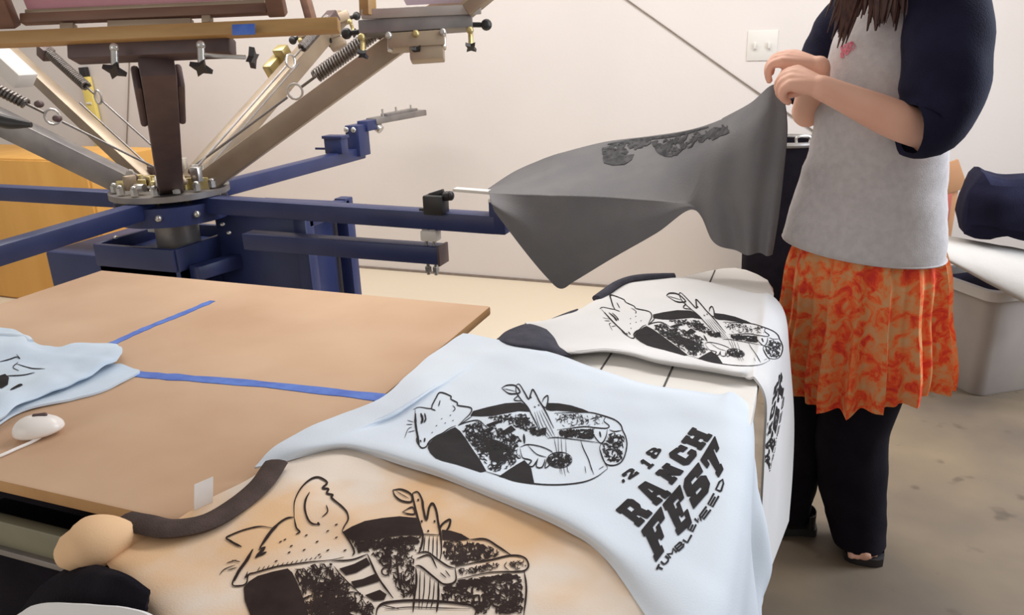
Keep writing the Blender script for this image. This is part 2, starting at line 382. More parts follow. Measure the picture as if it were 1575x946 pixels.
class Decal:
    """printed ink: 2D shapes in photo pixels laid on the surface of a shirt"""
    def __init__(s, bvh, fx=lambda p: p, lift=.0009): s.bvh = bvh; s.fx = fx; s.b = BM(); s.lift = lift
    def hit(s, p):
        u, v = s.fx(p); r = ray(u, v).normalized()
        loc, n, i, d = s.bvh.ray_cast(CAM, r)
        if loc is None: return None
        if n.dot(r) > 0: n = -n
        return loc+n*s.lift
    def tri(s, a, c, d, depth=0):
        L = [((a[0]-c[0])**2+(a[1]-c[1])**2), ((c[0]-d[0])**2+(c[1]-d[1])**2), ((d[0]-a[0])**2+(d[1]-a[1])**2)]
        m = max(L)
        if m > s.maxe**2 and depth < 9:
            k = L.index(m); P = [a, c, d]; x, y, z = P[k], P[(k+1) % 3], P[(k+2) % 3]
            mid = ((x[0]+y[0])/2, (x[1]+y[1])/2)
            s.tri(x, mid, z, depth+1); s.tri(mid, y, z, depth+1); return
        hs = [s.hit(q) for q in (a, c, d)]
        if None in hs: return
        try: s.b.faces.new([s.b.verts.new(h) for h in hs])
        except ValueError: pass
    maxe = 22
    def fill(s, pts, holes=()):
        loops = [[Vector((x, y, 0)) for x, y in pts]]+[[Vector((x, y, 0)) for x, y in h] for h in holes]
        flat = [tuple(q)[:2] for l in loops for q in l]
        for t in geometry.tessellate_polygon(loops): s.tri(*[flat[i] for i in t])
    def line(s, pts, w=5, taper=True, sm=True, w1=None):
        P = [Vector((x, y, 0)) for x, y in pts]
        if sm and len(P) > 2: P = cr(P, len(P)*4)
        elif len(P) == 2: P = cr(P, 5)
        n = len(P); prev = None; w *= 1.18
        for i, p in enumerate(P):
            d = P[min(i+1, n-1)]-P[max(i-1, 0)]
            if d.length < 1e-6: continue
            d.normalize(); q = Vector((-d.y, d.x, 0)); k = i/(n-1)
            ww = (w if w1 is None else w+(w1-w)*k)*.5
            ww *= 1+.18*noise.noise(Vector((p.x*.05, p.y*.05, 4)))
            if taper: ww *= min(1, .35+3*min(k, 1-k))
            a, c = s.hit(p-q*ww), s.hit(p+q*ww)
            if a is None or c is None: prev = None; continue
            cur = (s.b.verts.new(a), s.b.verts.new(c))
            if prev: s.b.faces.new((prev[0], prev[1], cur[1], cur[0]))
            prev = cur
    def scribble(s, poly, n, w=3, size=16, seed=1):
        rnd = random.Random(seed); xs = [p[0] for p in poly]; ys = [p[1] for p in poly]
        def inside(x, y):
            c = False; j = len(poly)-1
            for i in range(len(poly)):
                if (poly[i][1] > y) != (poly[j][1] > y) and x < (poly[j][0]-poly[i][0])*(y-poly[i][1])/(poly[j][1]-poly[i][1])+poly[i][0]: c = not c
                j = i
            return c
        k = 0; tries = 0
        while k < n and tries < n*20:
            tries += 1
            x = rnd.uniform(min(xs), max(xs)); y = rnd.uniform(min(ys), max(ys))
            if not inside(x, y): continue
            if noise.noise(Vector((x*.018+seed*7, y*.022, 0))) < rnd.uniform(-.55, .25): continue
            a = rnd.uniform(0, 6.28); pts = [(x, y)]
            for _ in range(rnd.randint(2, 4)):
                a += rnd.uniform(-1.6, 1.6); x += math.cos(a)*size*rnd.uniform(.4, 1); y += math.sin(a)*size*rnd.uniform(.4, 1)
                if not inside(x, y): break
                pts.append((x, y))
            if len(pts) > 1: s.line(pts, w*rnd.uniform(.6, 1.6), sm=False); k += 1
    def build(s, name, m, parent): return build(name, s.b, m, parent, smooth=True)

# glyphs on a unit square: list of (outer, holes)
GL = {
 'R': [([(0, 0), (.44, 0), (.44, .2), (.36, .2), (.36, .36), (.5, .36), (.62, 0), (1, 0), (1, .2), (.92, .2), (.84, .42), (.96, .55), (.96, .86), (.82, 1), (0, 1), (0, .8), (.08, .8), (.08, .2), (0, .2)], [[(.4, .56), (.62, .56), (.62, .76), (.4, .76)]])],
 'A': [([(0, 0), (.42, 0), (.42, .2), (.37, .2), (.39, .3), (.61, .3), (.63, .2), (.58, .2), (.58, 0), (1, 0), (1, .2), (.94, .2), (.74, 1), (.26, 1), (.06, .2), (0, .2)], [[(.43, .5), (.57, .5), (.52, .74), (.48, .74)]])],
 'N': [([(0, 0), (.42, 0), (.42, .2), (.34, .2), (.34, .5), (.66, 0), (.92, 0), (.92, .8), (1, .8), (1, 1), (.58, 1), (.58, .8), (.66, .8), (.66, .52), (.36, 1), (0, 1), (0, .8), (.08, .8), (.08, .2), (0, .2)], [])],
 'C': [([(.2, 0), (.8, 0), (1, .16), (1, .42), (.7, .42), (.7, .26), (.36, .26), (.36, .76), (.66, .76), (.66, .62), (1, .62), (1, 1), (.84, 1), (.78, .94), (.7, 1), (.2, 1), (.03, .84), (.03, .16)], [])],
 'H': [([(0, 0), (.44, 0), (.44, .2), (.37, .2), (.37, .4), (.63, .4), (.63, .2), (.56, .2), (.56, 0), (1, 0), (1, .2), (.93, .2), (.93, .8), (1, .8), (1, 1), (.56, 1), (.56, .8), (.63, .8), (.63, .63), (.37, .63), (.37, .8), (.44, .8), (.44, 1), (0, 1), (0, .8), (.07, .8), (.07, .2), (0, .2)], [])],
 'F': [([(0, 0), (.5, 0), (.5, .18), (.42, .18), (.42, .4), (.56, .4), (.56, .3), (.72, .3), (.72, .7), (.56, .7), (.56, .6), (.42, .6), (.42, .8), (.76, .8), (.76, .66), (1, .66), (1, 1), (0, 1), (0, .82), (.08, .82), (.08, .18), (0, .18)], [])],
 'E': [([(0, 0), (1, 0), (1, .36), (.78, .36), (.78, .2), (.42, .2), (.42, .41), (.56, .41), (.56, .32), (.72, .32), (.72, .7), (.56, .7), (.56, .6), (.42, .6), (.42, .8), (.76, .8), (.76, .66), (1, .66), (1, 1), (0, 1), (0, .82), (.08, .82), (.08, .18), (0, .18)], [])],
 'S': [([(.06, 0), (.8, 0), (1, .16), (1, .46), (.82, .6), (.36, .62), (.36, .76), (.66, .76), (.66, .66), (.96, .66), (.96, 1), (.2, 1), (.03, .84), (.03, .5), (.2, .38), (.66, .36), (.66, .24), (.36, .24), (.36, .36), (.06, .36)], [])],
 'T': [([(.22, 0), (.78, 0), (.78, .2), (.68, .2), (.68, .78), (.8, .78), (.8, .6), (1, .6), (1, 1), (0, 1), (0, .6), (.2, .6), (.2, .78), (.32, .78), (.32, .2), (.22, .2)], [])],
 '2': [([(0, 0), (1, 0), (1, .36), (.74, .36), (.74, .27), (.5, .27), (1, .56), (1, .86), (.84, 1), (.14, 1), (0, .88), (0, .6), (.32, .6), (.32, .76), (.66, .76), (.66, .62), (0, .24)], [])],
 '1': [([(.1, 0), (.9, 0), (.9, .22), (.7, .22), (.7, 1), (.3, 1), (.1, .84), (.1, .66), (.3, .66), (.3, .22), (.1, .22)], [])],
 '8': [([(.14, 0), (.86, 0), (1, .14), (1, .42), (.9, .52), (.98, .62), (.98, .88), (.84, 1), (.16, 1), (.02, .88), (.02, .62), (.1, .52), (0, .42), (0, .14)], [[(.36, .18), (.64, .18), (.64, .4), (.36, .4)], [(.36, .62), (.64, .62), (.64, .82), (.36, .82)]])],
 '.': [([(.1, .1), (.5, 0), (.9, .1), (1, .5), (.9, .9), (.5, 1), (.1, .9), (0, .5)], [])],
}
SK = {'T': [[(0, 1), (1, 1)], [(.5, 1), (.5, 0)]], 'U': [[(0, 1), (0, .2), (.3, 0), (.7, 0), (1, .2), (1, 1)]], 'M': [[(0, 0), (0, 1), (.5, .4), (1, 1), (1, 0)]],
      'B': [[(0, 0), (0, 1), (.8, 1), (.9, .75), (.7, .5), (0, .5)], [(.7, .5), (1, .25), (.8, 0), (0, 0)]], 'L': [[(0, 1), (0, 0), (1, 0)]],
      'E': [[(1, 1), (0, 1), (0, 0), (1, 0)], [(0, .5), (.8, .5)]], 'W': [[(0, 1), (.25, 0), (.5, .7), (.75, 0), (1, 1)]], 'D': [[(0, 0), (0, 1), (.7, .9), (1, .5), (.7, .1), (0, 0)]]}
def lettering(D, bold=True):
    """D.fx maps from the lettering sheet's own units to pixels"""
    Q = [('R', (62, 528), (142, 454), (266, 546), (190, 622)), ('A', (165, 415), (248, 352), (372, 436), (290, 502)), ('N', (283, 322), (346, 266), (446, 304), (376, 386)),
         ('C', (345, 222), (425, 164), (527, 206), (456, 288)), ('H', (428, 146), (492, 66), (602, 110), (538, 192)),
         ('F', (205, 645), (314, 510), (374, 700), (286, 818)), ('E', (325, 498), (420, 388), (486, 600), (410, 670)), ('S', (428, 378), (528, 258), (598, 404), (490, 528)), ('T', (536, 248), (616, 116), (672, 282), (626, 362)),
         ('.', (92, 362), (106, 352), (116, 368), (100, 380)), ('2', (88, 332), (148, 290), (195, 322), (140, 358)), ('1', (188, 258), (226, 236), (282, 272), (246, 304)), ('8', (222, 208), (272, 176), (322, 188), (284, 246))]
    for ch, tl, tr, br, bl in Q:
        def mp(p):
            x, y = p; return (bl[0]*(1-x)*(1-y)+br[0]*x*(1-y)+tl[0]*(1-x)*y+tr[0]*x*y, bl[1]*(1-x)*(1-y)+br[1]*x*(1-y)+tl[1]*(1-x)*y+tr[1]*x*y)
        for o, hs in GL[ch]:
            D.fill([mp(p) for p in o], [[mp(p) for p in h] for h in hs])
            if bold and ch not in '.218':
                q = [mp(p) for p in o]
                for k_ in range(len(q)): D.line([q[k_], q[(k_+1) % len(q)]], 4.5, taper=False, sm=False)
    base = cr([Vector((x, y, 0)) for x, y in [(312, 884), (345, 822), (400, 768), (470, 700), (508, 612), (560, 572), (632, 460), (684, 336)]], 101)
    word = 'TUMBLEWEED'; k = 0
    for i, ch in enumerate(word):
        a, c = base[int(2+i*9.8)], base[int(2+i*9.8+7.4)]; d = c-a; n = Vector((d.y, -d.x, 0)).normalized()*30
        for s in SK[ch]:
            D.line([tuple((a+d*x+n*y)[:2]) for x, y in s], 9, taper=False, sm=False)

def art_reclined(D):
    """animal in a jacket playing a banjo with a sapling neck, on a black disc (first shirt's units)"""
    L, Fi, S = D.line, D.fill, D.scribble
    L([(172, 264), (205, 250), (270, 258), (280, 238), (300, 200), (326, 165), (386, 186), (388, 204), (424, 224), (428, 240), (492, 250), (508, 264), (495, 292), (468, 318), (430, 355)], 6)
    L([(182, 265), (180, 320), (184, 370), (196, 410), (190, 440), (205, 472), (222, 486), (246, 478), (262, 450), (300, 420), (340, 400), (380, 372), (415, 357)], 6)
    L([(184, 285), (184, 345), (194, 410), (206, 468)], 11)
    L([(214, 285), (224, 320), (216, 345)], 12); L([(236, 285), (242, 318), (232, 340)], 8)
    L([(326, 210), (316, 246)], 5); L([(396, 238), (412, 258), (398, 276)], 4); L([(270, 258), (300, 270)], 5)
    for a in ([(172, 336), (136, 326)], [(164, 364), (140, 378), (120, 430)], [(180, 385), (140, 395)], [(168, 350), (130, 350)]): L(a, 3)
    L([(238, 428), (234, 452)], 8); L([(210, 440), (216, 452)], 6)
    for x, y in ((330, 320), (350, 345), (300, 360), (395, 330), (380, 300), (275, 400)): L([(x, y), (x+9, y-6)], 3)
    Fi([(258, 462), (300, 422), (345, 402), (385, 377), (412, 366), (440, 388), (472, 430), (510, 490), (552, 550), (592, 620), (560, 626), (500, 606), (420, 580), (340, 560), (300, 545), (268, 515), (254, 486)])
    Fi([(665, 650), (720, 612), (770, 580), (812, 556), (850, 602), (868, 690), (800, 684), (720, 665)])
    L([(590, 622), (680, 650), (760, 676), (870, 692), (960, 698), (1060, 695), (1160, 680), (1232, 650), (1292, 604)], 6)
    Fi([(500, 300), (515, 273), (600, 250), (700, 228), (790, 222), (832, 246), (842, 276), (780, 272), (700, 286), (630, 300), (560, 303)])
    Fi([(940, 226), (1010, 228), (1080, 240), (1150, 262), (1188, 279), (1100, 276), (1000, 269), (960, 271), (935, 262)])
    L([(762, 125), (765, 165), (792, 206), (830, 250), (852, 292), (882, 350), (902, 400)], 6)
    L([(762, 125), (782, 118), (812, 165), (836, 204), (850, 168), (860, 148), (880, 180), (897, 215), (915, 242), (942, 292), (966, 342), (982, 372)], 7)
    L([(680, 140), (710, 124), (758, 126), (786, 162), (760, 172), (720, 170), (682, 142)], 7); L([(690, 142), (765, 160)], 3)
    L([(914, 220), (926, 196), (946, 184), (946, 220), (934, 252), (914, 238)], 6); L([(782, 178), (752, 208), (800, 214)], 5)
    for x in (0, 14, 28, 42): L([(868+x, 275-x*.2), (905+x, 380-x), (950+x, 430)], 3)
    for x, y in ((868, 245), (890, 235), (846, 190)): L([(x, y), (x+7, y+7)], 6)
    L([(985, 285), (1080, 281), (1186, 280), (1262, 298), (1330, 322), (1366, 352), (1378, 384), (1396, 424), (1402, 470), (1390, 530), (1366, 570), (1326, 586), (1286, 580), (1262, 546), (1246, 492), (1252, 462)], 6)
    L([(1000, 381), (1080, 371), (1160, 362), (1216, 368), (1282, 372), (1300, 358), (1270, 330), (1282, 302)], 5)
    L([(1216, 370), (1206, 400), (1240, 450), (1262, 454), (1282, 420), (1290, 376)], 5); L([(1245, 390), (1252, 425)], 8)
    L([(1190, 320), (1240, 304)], 4); L([(1376, 384), (1330, 390), (1300, 380)], 4)
    S([(1010, 380), (1100, 376), (1206, 376), (1226, 440), (1150, 432), (1060, 426), (1015, 420)], 150, 6, 16, 2)
    S([(985, 290), (1190, 284), (1280, 310), (1270, 350), (1100, 365), (1000, 372)], 70, 3, 14, 3)
    S([(1300, 380), (1390, 420), (1398, 480), (1370, 560), (1320, 580), (1270, 545), (1252, 470), (1290, 420)], 110, 5, 18, 4)
    L([(945, 430), (1000, 425), (1130, 440), (1246, 456)], 4); L([(1135, 440), (1152, 490), (1180, 550), (1196, 600), (1212, 640)], 5)
    L([(1246, 490), (1266, 550), (1292, 602)], 5); L([(1160, 590), (1166, 632)], 3); L([(1240, 610), (1270, 590)], 3)
    hole = [(1015+72*math.cos(a*.2618), 555+45*math.sin(a*.2618)) for a in range(24)]
    S(hole, 150, 4, 12, 5); L(hole+[hole[0]], 4)
    for a in ([(1005, 415), (1012, 550), (1030, 640)], [(1022, 415), (1032, 560), (1048, 650)], [(982, 425), (1000, 520), (1020, 636)], [(1048, 425), (1058, 600), (1070, 630)]): L(a, 3)
    L([(785, 482), (830, 466), (900, 476), (962, 502), (976, 522)], 5); L([(786, 488), (800, 540), (836, 552), (852, 562), (834, 586), (860, 592), (882, 562), (890, 545)], 6)
    L([(890, 545), (880, 592), (910, 599), (926, 572), (930, 550)], 6); L([(942, 545), (930, 600), (956, 582), (960, 540)], 5)
    L([(830, 470), (880, 520), (940, 540)], 4)
    S([(435, 372), (540, 330), (640, 352), (700, 384), (760, 402), (800, 440), (770, 500), (800, 545), (720, 608), (680, 640), (604, 615), (552, 542), (492, 450)], 420, 4.5, 20, 6)
    S([(560, 420), (660, 440), (740, 500), (700, 580), (620, 560)], 160, 6, 18, 16)
    S([(590, 312), (700, 290), (822, 286), (862, 332), (892, 400), (850, 402), (780, 372), (700, 350), (640, 336)], 150, 4, 16, 7)
    S([(840, 360), (940, 370), (940, 420), (850, 415)], 50, 6, 16, 17)
    Fi([(590, 352), (640, 332), (692, 329), (642, 352), (602, 362)]); Fi([(690, 386), (735, 355), (762, 380), (730, 401)])
    L([(808, 405), (812, 462)], 10); L([(430, 356), (480, 336), (542, 326), (582, 352)], 5); L([(512, 300), (470, 330), (436, 352)], 4)

def art_upright(D):
    """the same print seen on the tan shirt, upper half in view"""
    L, Fi, S = D.line, D.fill, D.scribble
    L([(370, 262), (372, 190), (400, 130), (440, 90), (482, 75), (524, 100), (502, 126), (530, 130), (522, 150), (550, 158), (545, 172), (590, 210), (616, 240), (622, 272), (606, 302), (594, 326)], 8)
    L([(442, 145), (424, 180), (420, 222), (434, 270), (456, 292), (492, 296)], 8); L([(520, 205), (526, 236), (500, 262)], 5); L([(480, 285), (488, 300)], 9)
    L([(370, 262), (338, 266), (300, 290), (265, 326), (230, 376), (206, 416)], 8); L([(300, 290), (262, 330), (210, 405)], 12)
    L([(268, 312), (210, 305), (140, 320), (76, 345), (54, 360), (80, 376), (126, 402)], 6); L([(54, 360), (92, 384), (126, 400)], 9)
    L([(180, 410), (150, 460), (120, 500), (92, 546), (85, 580), (130, 580), (150, 566), (158, 530), (190, 520), (240, 505), (300, 490), (360, 482), (450, 470), (540, 462), (602, 448)], 6)
    L([(178, 412), (150, 462), (112, 515), (92, 560)], 12); Fi([(138, 545), (155, 512), (152, 545)])
    L([(190, 452), (236, 402)], 12); L([(206, 442), (242, 424)], 9); L([(238, 400), (212, 410)], 6)
    L([(594, 326), (626, 370), (650, 420), (642, 442)], 7); L([(370, 262), (380, 310), (396, 330), (378, 342)], 7); L([(626, 268), (596, 318)], 5)
    for a in ([(104, 460), (56, 476)], [(98, 484), (46, 505), (22, 532)], [(104, 496), (60, 510)], [(120, 470), (80, 462)]): L(a, 3.5)
    for x, y in ((410, 418), (340, 430), (300, 380), (470, 380), (520, 330), (560, 360), (350, 400), (520, 420), (600, 420), (420, 350), (320, 370), (480, 440), (560, 300), (280, 470)): L([(x, y), (x+14, y-7)], 5)
    for k in range(14): L([(200+k*22, 512-k*4.5), (212+k*22, 494-k*4)], 3)
    Fi([(135, 590), (160, 562), (200, 536), (270, 516), (340, 501), (362, 520), (386, 570), (410, 630), (436, 715), (440, 790), (200, 790), (165, 715), (140, 650)])
    Fi([(594, 332), (640, 305), (700, 280), (780, 266), (860, 258), (940, 265), (960, 290), (966, 346), (880, 346), (800, 356), (700, 371), (640, 372)])
    Fi([(1058, 320), (1100, 325), (1150, 340), (1192, 366), (1120, 371), (1060, 366)])
    L([(922, 150), (946, 144), (966, 180), (972, 222), (986, 276), (1000, 216), (1016, 198), (1032, 230), (1042, 290), (1052, 342), (1056, 420), (1048, 468)], 9)
    L([(922, 150), (930, 200), (942, 250), (956, 300), (970, 352), (962, 402), (950, 430)], 9)
    L([(938, 500), (940, 560), (930, 640), (924, 705)], 9); L([(1042, 560), (1042, 640), (1034, 705)], 9)
    for a in ([(980, 350), (972, 430)], [(978, 520), (976, 600), (964, 690)], [(1000, 350), (996, 430)], [(1004, 540), (1000, 620), (985, 690)], [(1018, 350), (1016, 440)], [(1024, 560), (1018, 640), (1006, 690)], [(1036, 350), (1036, 460)], [(958, 510), (952, 690)]): L(a, 4.5)
    L([(945, 340), (1050, 345)], 4)
    for x, y in ((960, 280), (990, 325), (1020, 280), (944, 180)): L([(x, y), (x+9, y+3)], 9)
    L([(830, 135), (870, 132), (916, 156), (916, 190), (870, 185), (840, 162), (830, 135)], 8); L([(845, 140), (905, 175)], 3)
    L([(874, 238), (920, 215), (932, 246), (900, 246), (874, 238)], 6); L([(1045, 346), (1056, 300), (1096, 272), (1090, 310), (1062, 342)], 8)
    L([(940, 430), (990, 425), (1040, 460), (1086, 490), (1120, 500)], 7); L([(1120, 498), (1122, 560), (1070, 575), (1020, 540), (960, 492), (935, 490)], 8); L([(940, 456), (1000, 440), (1036, 500)], 6)
    L([(1050, 520), (1080, 545)], 4); L([(1075, 510), (1098, 540)], 4)
    L([(1120, 496), (1200, 476), (1290, 460), (1380, 440), (1442, 450), (1462, 485), (1446, 510), (1400, 516), (1280, 520), (1130, 552)], 7)
    L([(1190, 366), (1262, 365), (1322, 400), (1382, 440)], 8); L([(1442, 515), (1452, 600), (1440, 720)], 8)
    Fi([(580, 502), (650, 480), (708, 450), (726, 482), (662, 520), (612, 532)]); Fi([(635, 562), (690, 550), (750, 525), (768, 560), (702, 580), (652, 592)]); Fi([(700, 626), (770, 600), (802, 622), (790, 648), (742, 652)])
    L([(545, 466), (640, 460), (712, 434)], 6); L([(712, 434), (760, 540), (832, 640)], 8); L([(555, 490), (600, 545), (700, 640)], 5)
    for c, r in (((798, 465), 25), ((797, 515), 18)): L([(c[0]+r*math.cos(a*.524), c[1]+r*math.sin(a*.524)) for a in range(13)], 6)
    L([(846, 440), (856, 540), (872, 612)], 10)
    L([(752, 720), (762, 682), (802, 660), (922, 650), (1062, 656), (1182, 670), (1218, 690), (1212, 720)], 10); L([(792, 692), (900, 682), (1000, 684), (1190, 690)], 4); L([(780, 672), (860, 690)], 4)
    S([(365, 502), (450, 482), (545, 475), (600, 540), (660, 600), (750, 660), (752, 790), (445, 790), (410, 640)], 420, 5.5, 26, 11)
    S([(440, 560), (560, 570), (680, 660), (700, 790), (470, 790)], 160, 6, 26, 21)
    S([(640, 376), (800, 356), (962, 350), (962, 410), (930, 440), (938, 640), (872, 640), (790, 500), (722, 430), (660, 430)], 260, 5, 18, 12)
    S([(640, 374), (800, 358), (962, 350), (955, 385), (800, 400), (680, 410)], 160, 7, 20, 22)
    S([(1065, 372), (1200, 372), (1300, 402), (1350, 430), (1280, 458), (1120, 490), (1065, 450)], 170, 5.5, 20, 13)
    S([(1060, 582), (1250, 560), (1428, 530), (1442, 640), (1430, 715), (1222, 715), (1200, 670), (1050, 650)], 240, 6.5, 22, 14)
    S([(1130, 555), (1400, 522), (1430, 545), (1130, 600)], 160, 7, 24, 15)
    S([(1130, 505), (1280, 470), (1370, 480), (1280, 515), (1140, 540)], 50, 4, 16, 18)
    L([(1256, 570), (1342, 590), (1312, 640), (1266, 682), (1250, 642), (1262, 600), (1256, 570)], 6); L([(1286, 600), (1292, 635)], 12); L([(1362, 470), (1350, 490), (1372, 512)], 4)
    S([(1360, 470), (1440, 458), (1455, 488), (1400, 510)], 30, 3, 12, 19)

def homography(src, dst):
    A = []
    for (x, y), (u, v) in zip(src, dst):
        A.append([x, y, 1, 0, 0, 0, -u*x, -u*y, -u]); A.append([0, 0, 0, x, y, 1, -v*x, -v*y, -v])
    A = np.array(A, float)
    sc = np.abs(A).max(0); h = np.linalg.svd(A/sc)[2][-1]/sc; Hm = h.reshape(3, 3)
    def f(p):
        q = Hm @ np.array([p[0], p[1], 1.0]); return (q[0]/q[2], q[1]/q[2])
    return f
zA = lambda p: (p[0]/3.75+590, p[1]/3.75+560)
zB = lambda p: (p[0]/3.029+330, p[1]/3.029+710)
zC = lambda p: (p[0]/3.052+740, p[1]/3.052+390)
zL = lambda p: (p[0]/3.64+930, p[1]/3.64+640)

# ---- tan shirt -------------------------------------------------------------------------
zt = TZ+.006
sh = thing('t_shirt', 'peach tan printed shirt with dark brown collar, nearest on the white table', 't-shirt', (-.4, .7, TZ), 'freshly printed shirts')
cT = [
 [pz(u, v, z) for u, v, z in [(452, 690, zt), (405, 752, zt+.012), (337, 806, zt+.014), (255, 828, zt+.016), (190, 812, zt+.02), (150, 840, zt+.015), (178, 890, zt+.006), (225, 952, zt), (280, 1040, zt)]],
 [pz(u, v, z) for u, v, z in [(505, 680, zt), (480, 740, zt+.012), (440, 800, zt+.010), (390, 845, zt+.008), (330, 870, zt+.010), (275, 890, zt+.012), (265, 930, zt+.010), (300, 990, zt+.004), (355, 1060, zt)]],
 [pz(570, 680, zt), pz(552, 760, zt+.004), pz(530, 850, zt+.002), pz(500, 960, zt), pz(475, 1070, zt)],
 [pz(700, 730, zt), pz(690, 830, zt), pz(670, 950, zt), pz(650, 1080, zt)],
 [pz(800, 778, zt), pz(805, 880, zt), pz(805, 970, zt), pz(800, 1080, zt)],
 [pz(880, 812, zt), pz(896, 890, zt), pz(912, 980, zt), pz(925, 1080, zt)],
 [pz(940, 856, zt), pz(962, 920, zt), pz(985, 990, zt), pz(1000, 1080, zt)],
 [W(-.052, .66, TZ+.004), W(-.052, .58, TZ+.004), W(-.052, .5, TZ+.004), W(-.052, .42, TZ+.004)],
 [W(-.034, .66, TZ-.04), W(-.034, .58, TZ-.04), W(-.034, .5, TZ-.04), W(-.034, .42, TZ-.04)],
 [W(-.030, .66, TZ-.2), W(-.028, .58, TZ-.2), W(-.028, .5, TZ-.2), W(-.03, .42, TZ-.2)]]
GT = sheet(cT, 90, 70, .004, 9, 3)
build('shirt_body', sheet_bm(GT), 'tan_shirt', sh)
# neck: back of the neck inside and the brown collar band
nb = [[pz(u, v, zt+.004) for u, v in c] for c in ([(262, 806), (268, 812), (278, 818)], [(320, 768), (325, 782), (335, 802)], [(380, 738), (385, 748), (395, 764)], [(440, 700), (436, 712), (426, 724)])]
build('neck_back', sheet_bm(sheet(nb, 24, 8)), 'tan_shirt', sh)
cc = cr([pz(u, v, zt+z) for u, v, z in [(188, 800, .026), (222, 806, .030), (262, 813, .028), (318, 803, .024), (365, 776, .022), (402, 744, .02), (424, 712, .018)]], 40)
def band(pts, w0, w1, z_up, name, m, parent, thick=.006):
    b = BM(); rings = []; n = len(pts)
    for i, p in enumerate(pts):
        d = (pts[min(i+1, n-1)]-pts[max(i-1, 0)]); d.z = 0; d.normalize(); s = Vector((-d.y, d.x, 0)); k = i/(n-1); w = w0+(w1-w0)*k
        rings.append([p+s*w*math.cos(a)*.5+W(0, 0, thick*math.sin(a)+z_up) for a in [j*math.pi/5 for j in range(10)]])
    add_rings(b, rings); return build(name, b, m, parent)
band(cc, .036, .034, 0, 'collar', 'brown_rib', sh)
# folded sleeve puffing over the table's left edge
b = BM(); add_tube(b, [pz(206, 826, zt+.016), pz(172, 828, zt+.024), pz(142, 834, zt+.028), pz(124, 842, zt+.024)], [.018, .030, .034, .028], 18, 14, flat=.85, round_ends=True)
build('sleeve', b, 'tan_shirt', sh)
# care tag standing up at the neck
a0, a1 = pz(298, 785, zt+.004), pz(327, 772, zt+.004); hh = W(-.004, .012, .030)
tg = BM(); q = [a0, a1, a1+hh, a0+hh]; nrm_ = (a1-a0).cross(hh).normalized()*.0008
add_prism(tg, q, nrm_); tgo = build('care_tag', tg, 'label', sh, smooth=False, label='small white care label')
b = BM()
for k in range(4):
    x0, x1 = a0.lerp(a1, .2), a0.lerp(a1, .2+.15*(4-k % 3)); o_ = hh*(.2+.18*k)-nrm_*1.2
    add_bar(b, x0+o_, x1+o_, .0006, .002, bev=.0001)
build('tag_print', b, 'label_ink', tgo)
D = Decal(bvh_of(GT), zB, .0012); art_upright(D); D.build('printed_design', 'brown_ink', sh)

# ---- blue shirt ------------------------------------------------------------------------
zb = TZ+.012
sh2 = thing('t_shirt', 'pale blue printed shirt with bold block lettering, between the tan and white shirts', 't-shirt', (-.35, 1.0, TZ), 'freshly printed shirts')
def col2(a, c, rise=.012, n=6, zz=None):
    """column from top border a to bottom border c in pixels, both edges rolled over"""
    z = zz or zb; out = []
    for k in range(n):
        f = k/(n-1); f2 = [0, .06, .3, .72, .93, 1][k]
        lift = [0, rise*.35, 0, 0, rise, -.004][k]
        out.append(pz(a[0]+(c[0]-a[0])*f2, a[1]+(c[1]-a[1])*f2, z+lift))
    return out
def hang(a, ta, c, tc, n=6):
    return [py(a[0], a[1], ta)] if n == 1 else [py(*a, ta).lerp(W(*c), k/(n-1)) for k in range(n)]
cB = [
 [pz(712, 514, zb), pz(655, 553, zb+.004), pz(588, 612, zb+.006), pz(520, 640, zb+.008), pz(430, 684, zb+.014), pz(392, 722, zb)],
 [pz(735, 517, zb), pz(690, 560, zb+.006), pz(625, 625, zb+.008), pz(560, 655, zb+.010), pz(480, 684, zb+.016), pz(436, 714, zb)],
 col2((790, 530), (530, 693)), col2((860, 548), (612, 716)), col2((940, 575), (700, 746)), col2((1005, 594), (790, 781)),
 col2((1066, 602), (868, 818)), col2((1106, 609), (928, 860)),
 [W(-.080, 1.185, zb), W(-.078, 1.15, zb), W(-.065, 1.03, zb), W(-.06, .8, zb), W(-.06, .64, zb+.006), W(-.07, .585, zb-.004)],
 [W(-.050, 1.180, zb-.022), W(-.046, 1.14, zb-.022), W(-.036, 1.03, zb-.028), W(-.030, .8, zb-.03), W(-.03, .62, zb-.03), W(-.03, .56, zb-.03)],
 [py(1153, 672, 1.175), W(-.034, 1.11, .66), W(-.036, 1.02, .655), W(-.020, .8, .655), W(-.020, .62, .655), W(-.02, .54, .655)],
 [py(1167, 750, 1.135), W(-.020, 1.07, .60), W(-.034, .99, .59), W(-.006, .8, .577), W(-.014, .6, .577), W(-.012, .52, .577)],
 [py(1174, 820, 1.10), W(-.010, 1.03, .54), W(-.030, .95, .53), W(.002, .78, .50), W(-.006, .6, .50), W(-.01, .5, .50)],
 [py(1176, 890, 1.05), W(-.002, .98, .49), W(-.026, .90, .47), W(.008, .74, .42), W(0, .58, .42), W(-.01, .5, .42)],
 [py(1172, 960, 1.0), W(.002, .93, .43), W(-.022, .86, .41), W(.008, .70, .36), W(0, .56, .36), W(-.01, .5, .36)]]
GB = sheet(cB, 110, 64, .003, 8, 11)
for i in range(len(GB)):
    for j in range(len(GB[0])):
        p = GB[i][j]; dn = max(0, TZ-.03-p.z)
        GB[i][j] = p+Vector((.045*dn*(math.sin(p.y*38+2*math.sin(p.y*11))+.4), 0, 0))
build('shirt_body', sheet_bm(GB), 'blue_shirt', sh2)
D = Decal(bvh_of(GB), zA); art_reclined(D); D.build('printed_design', 'ink', sh2)
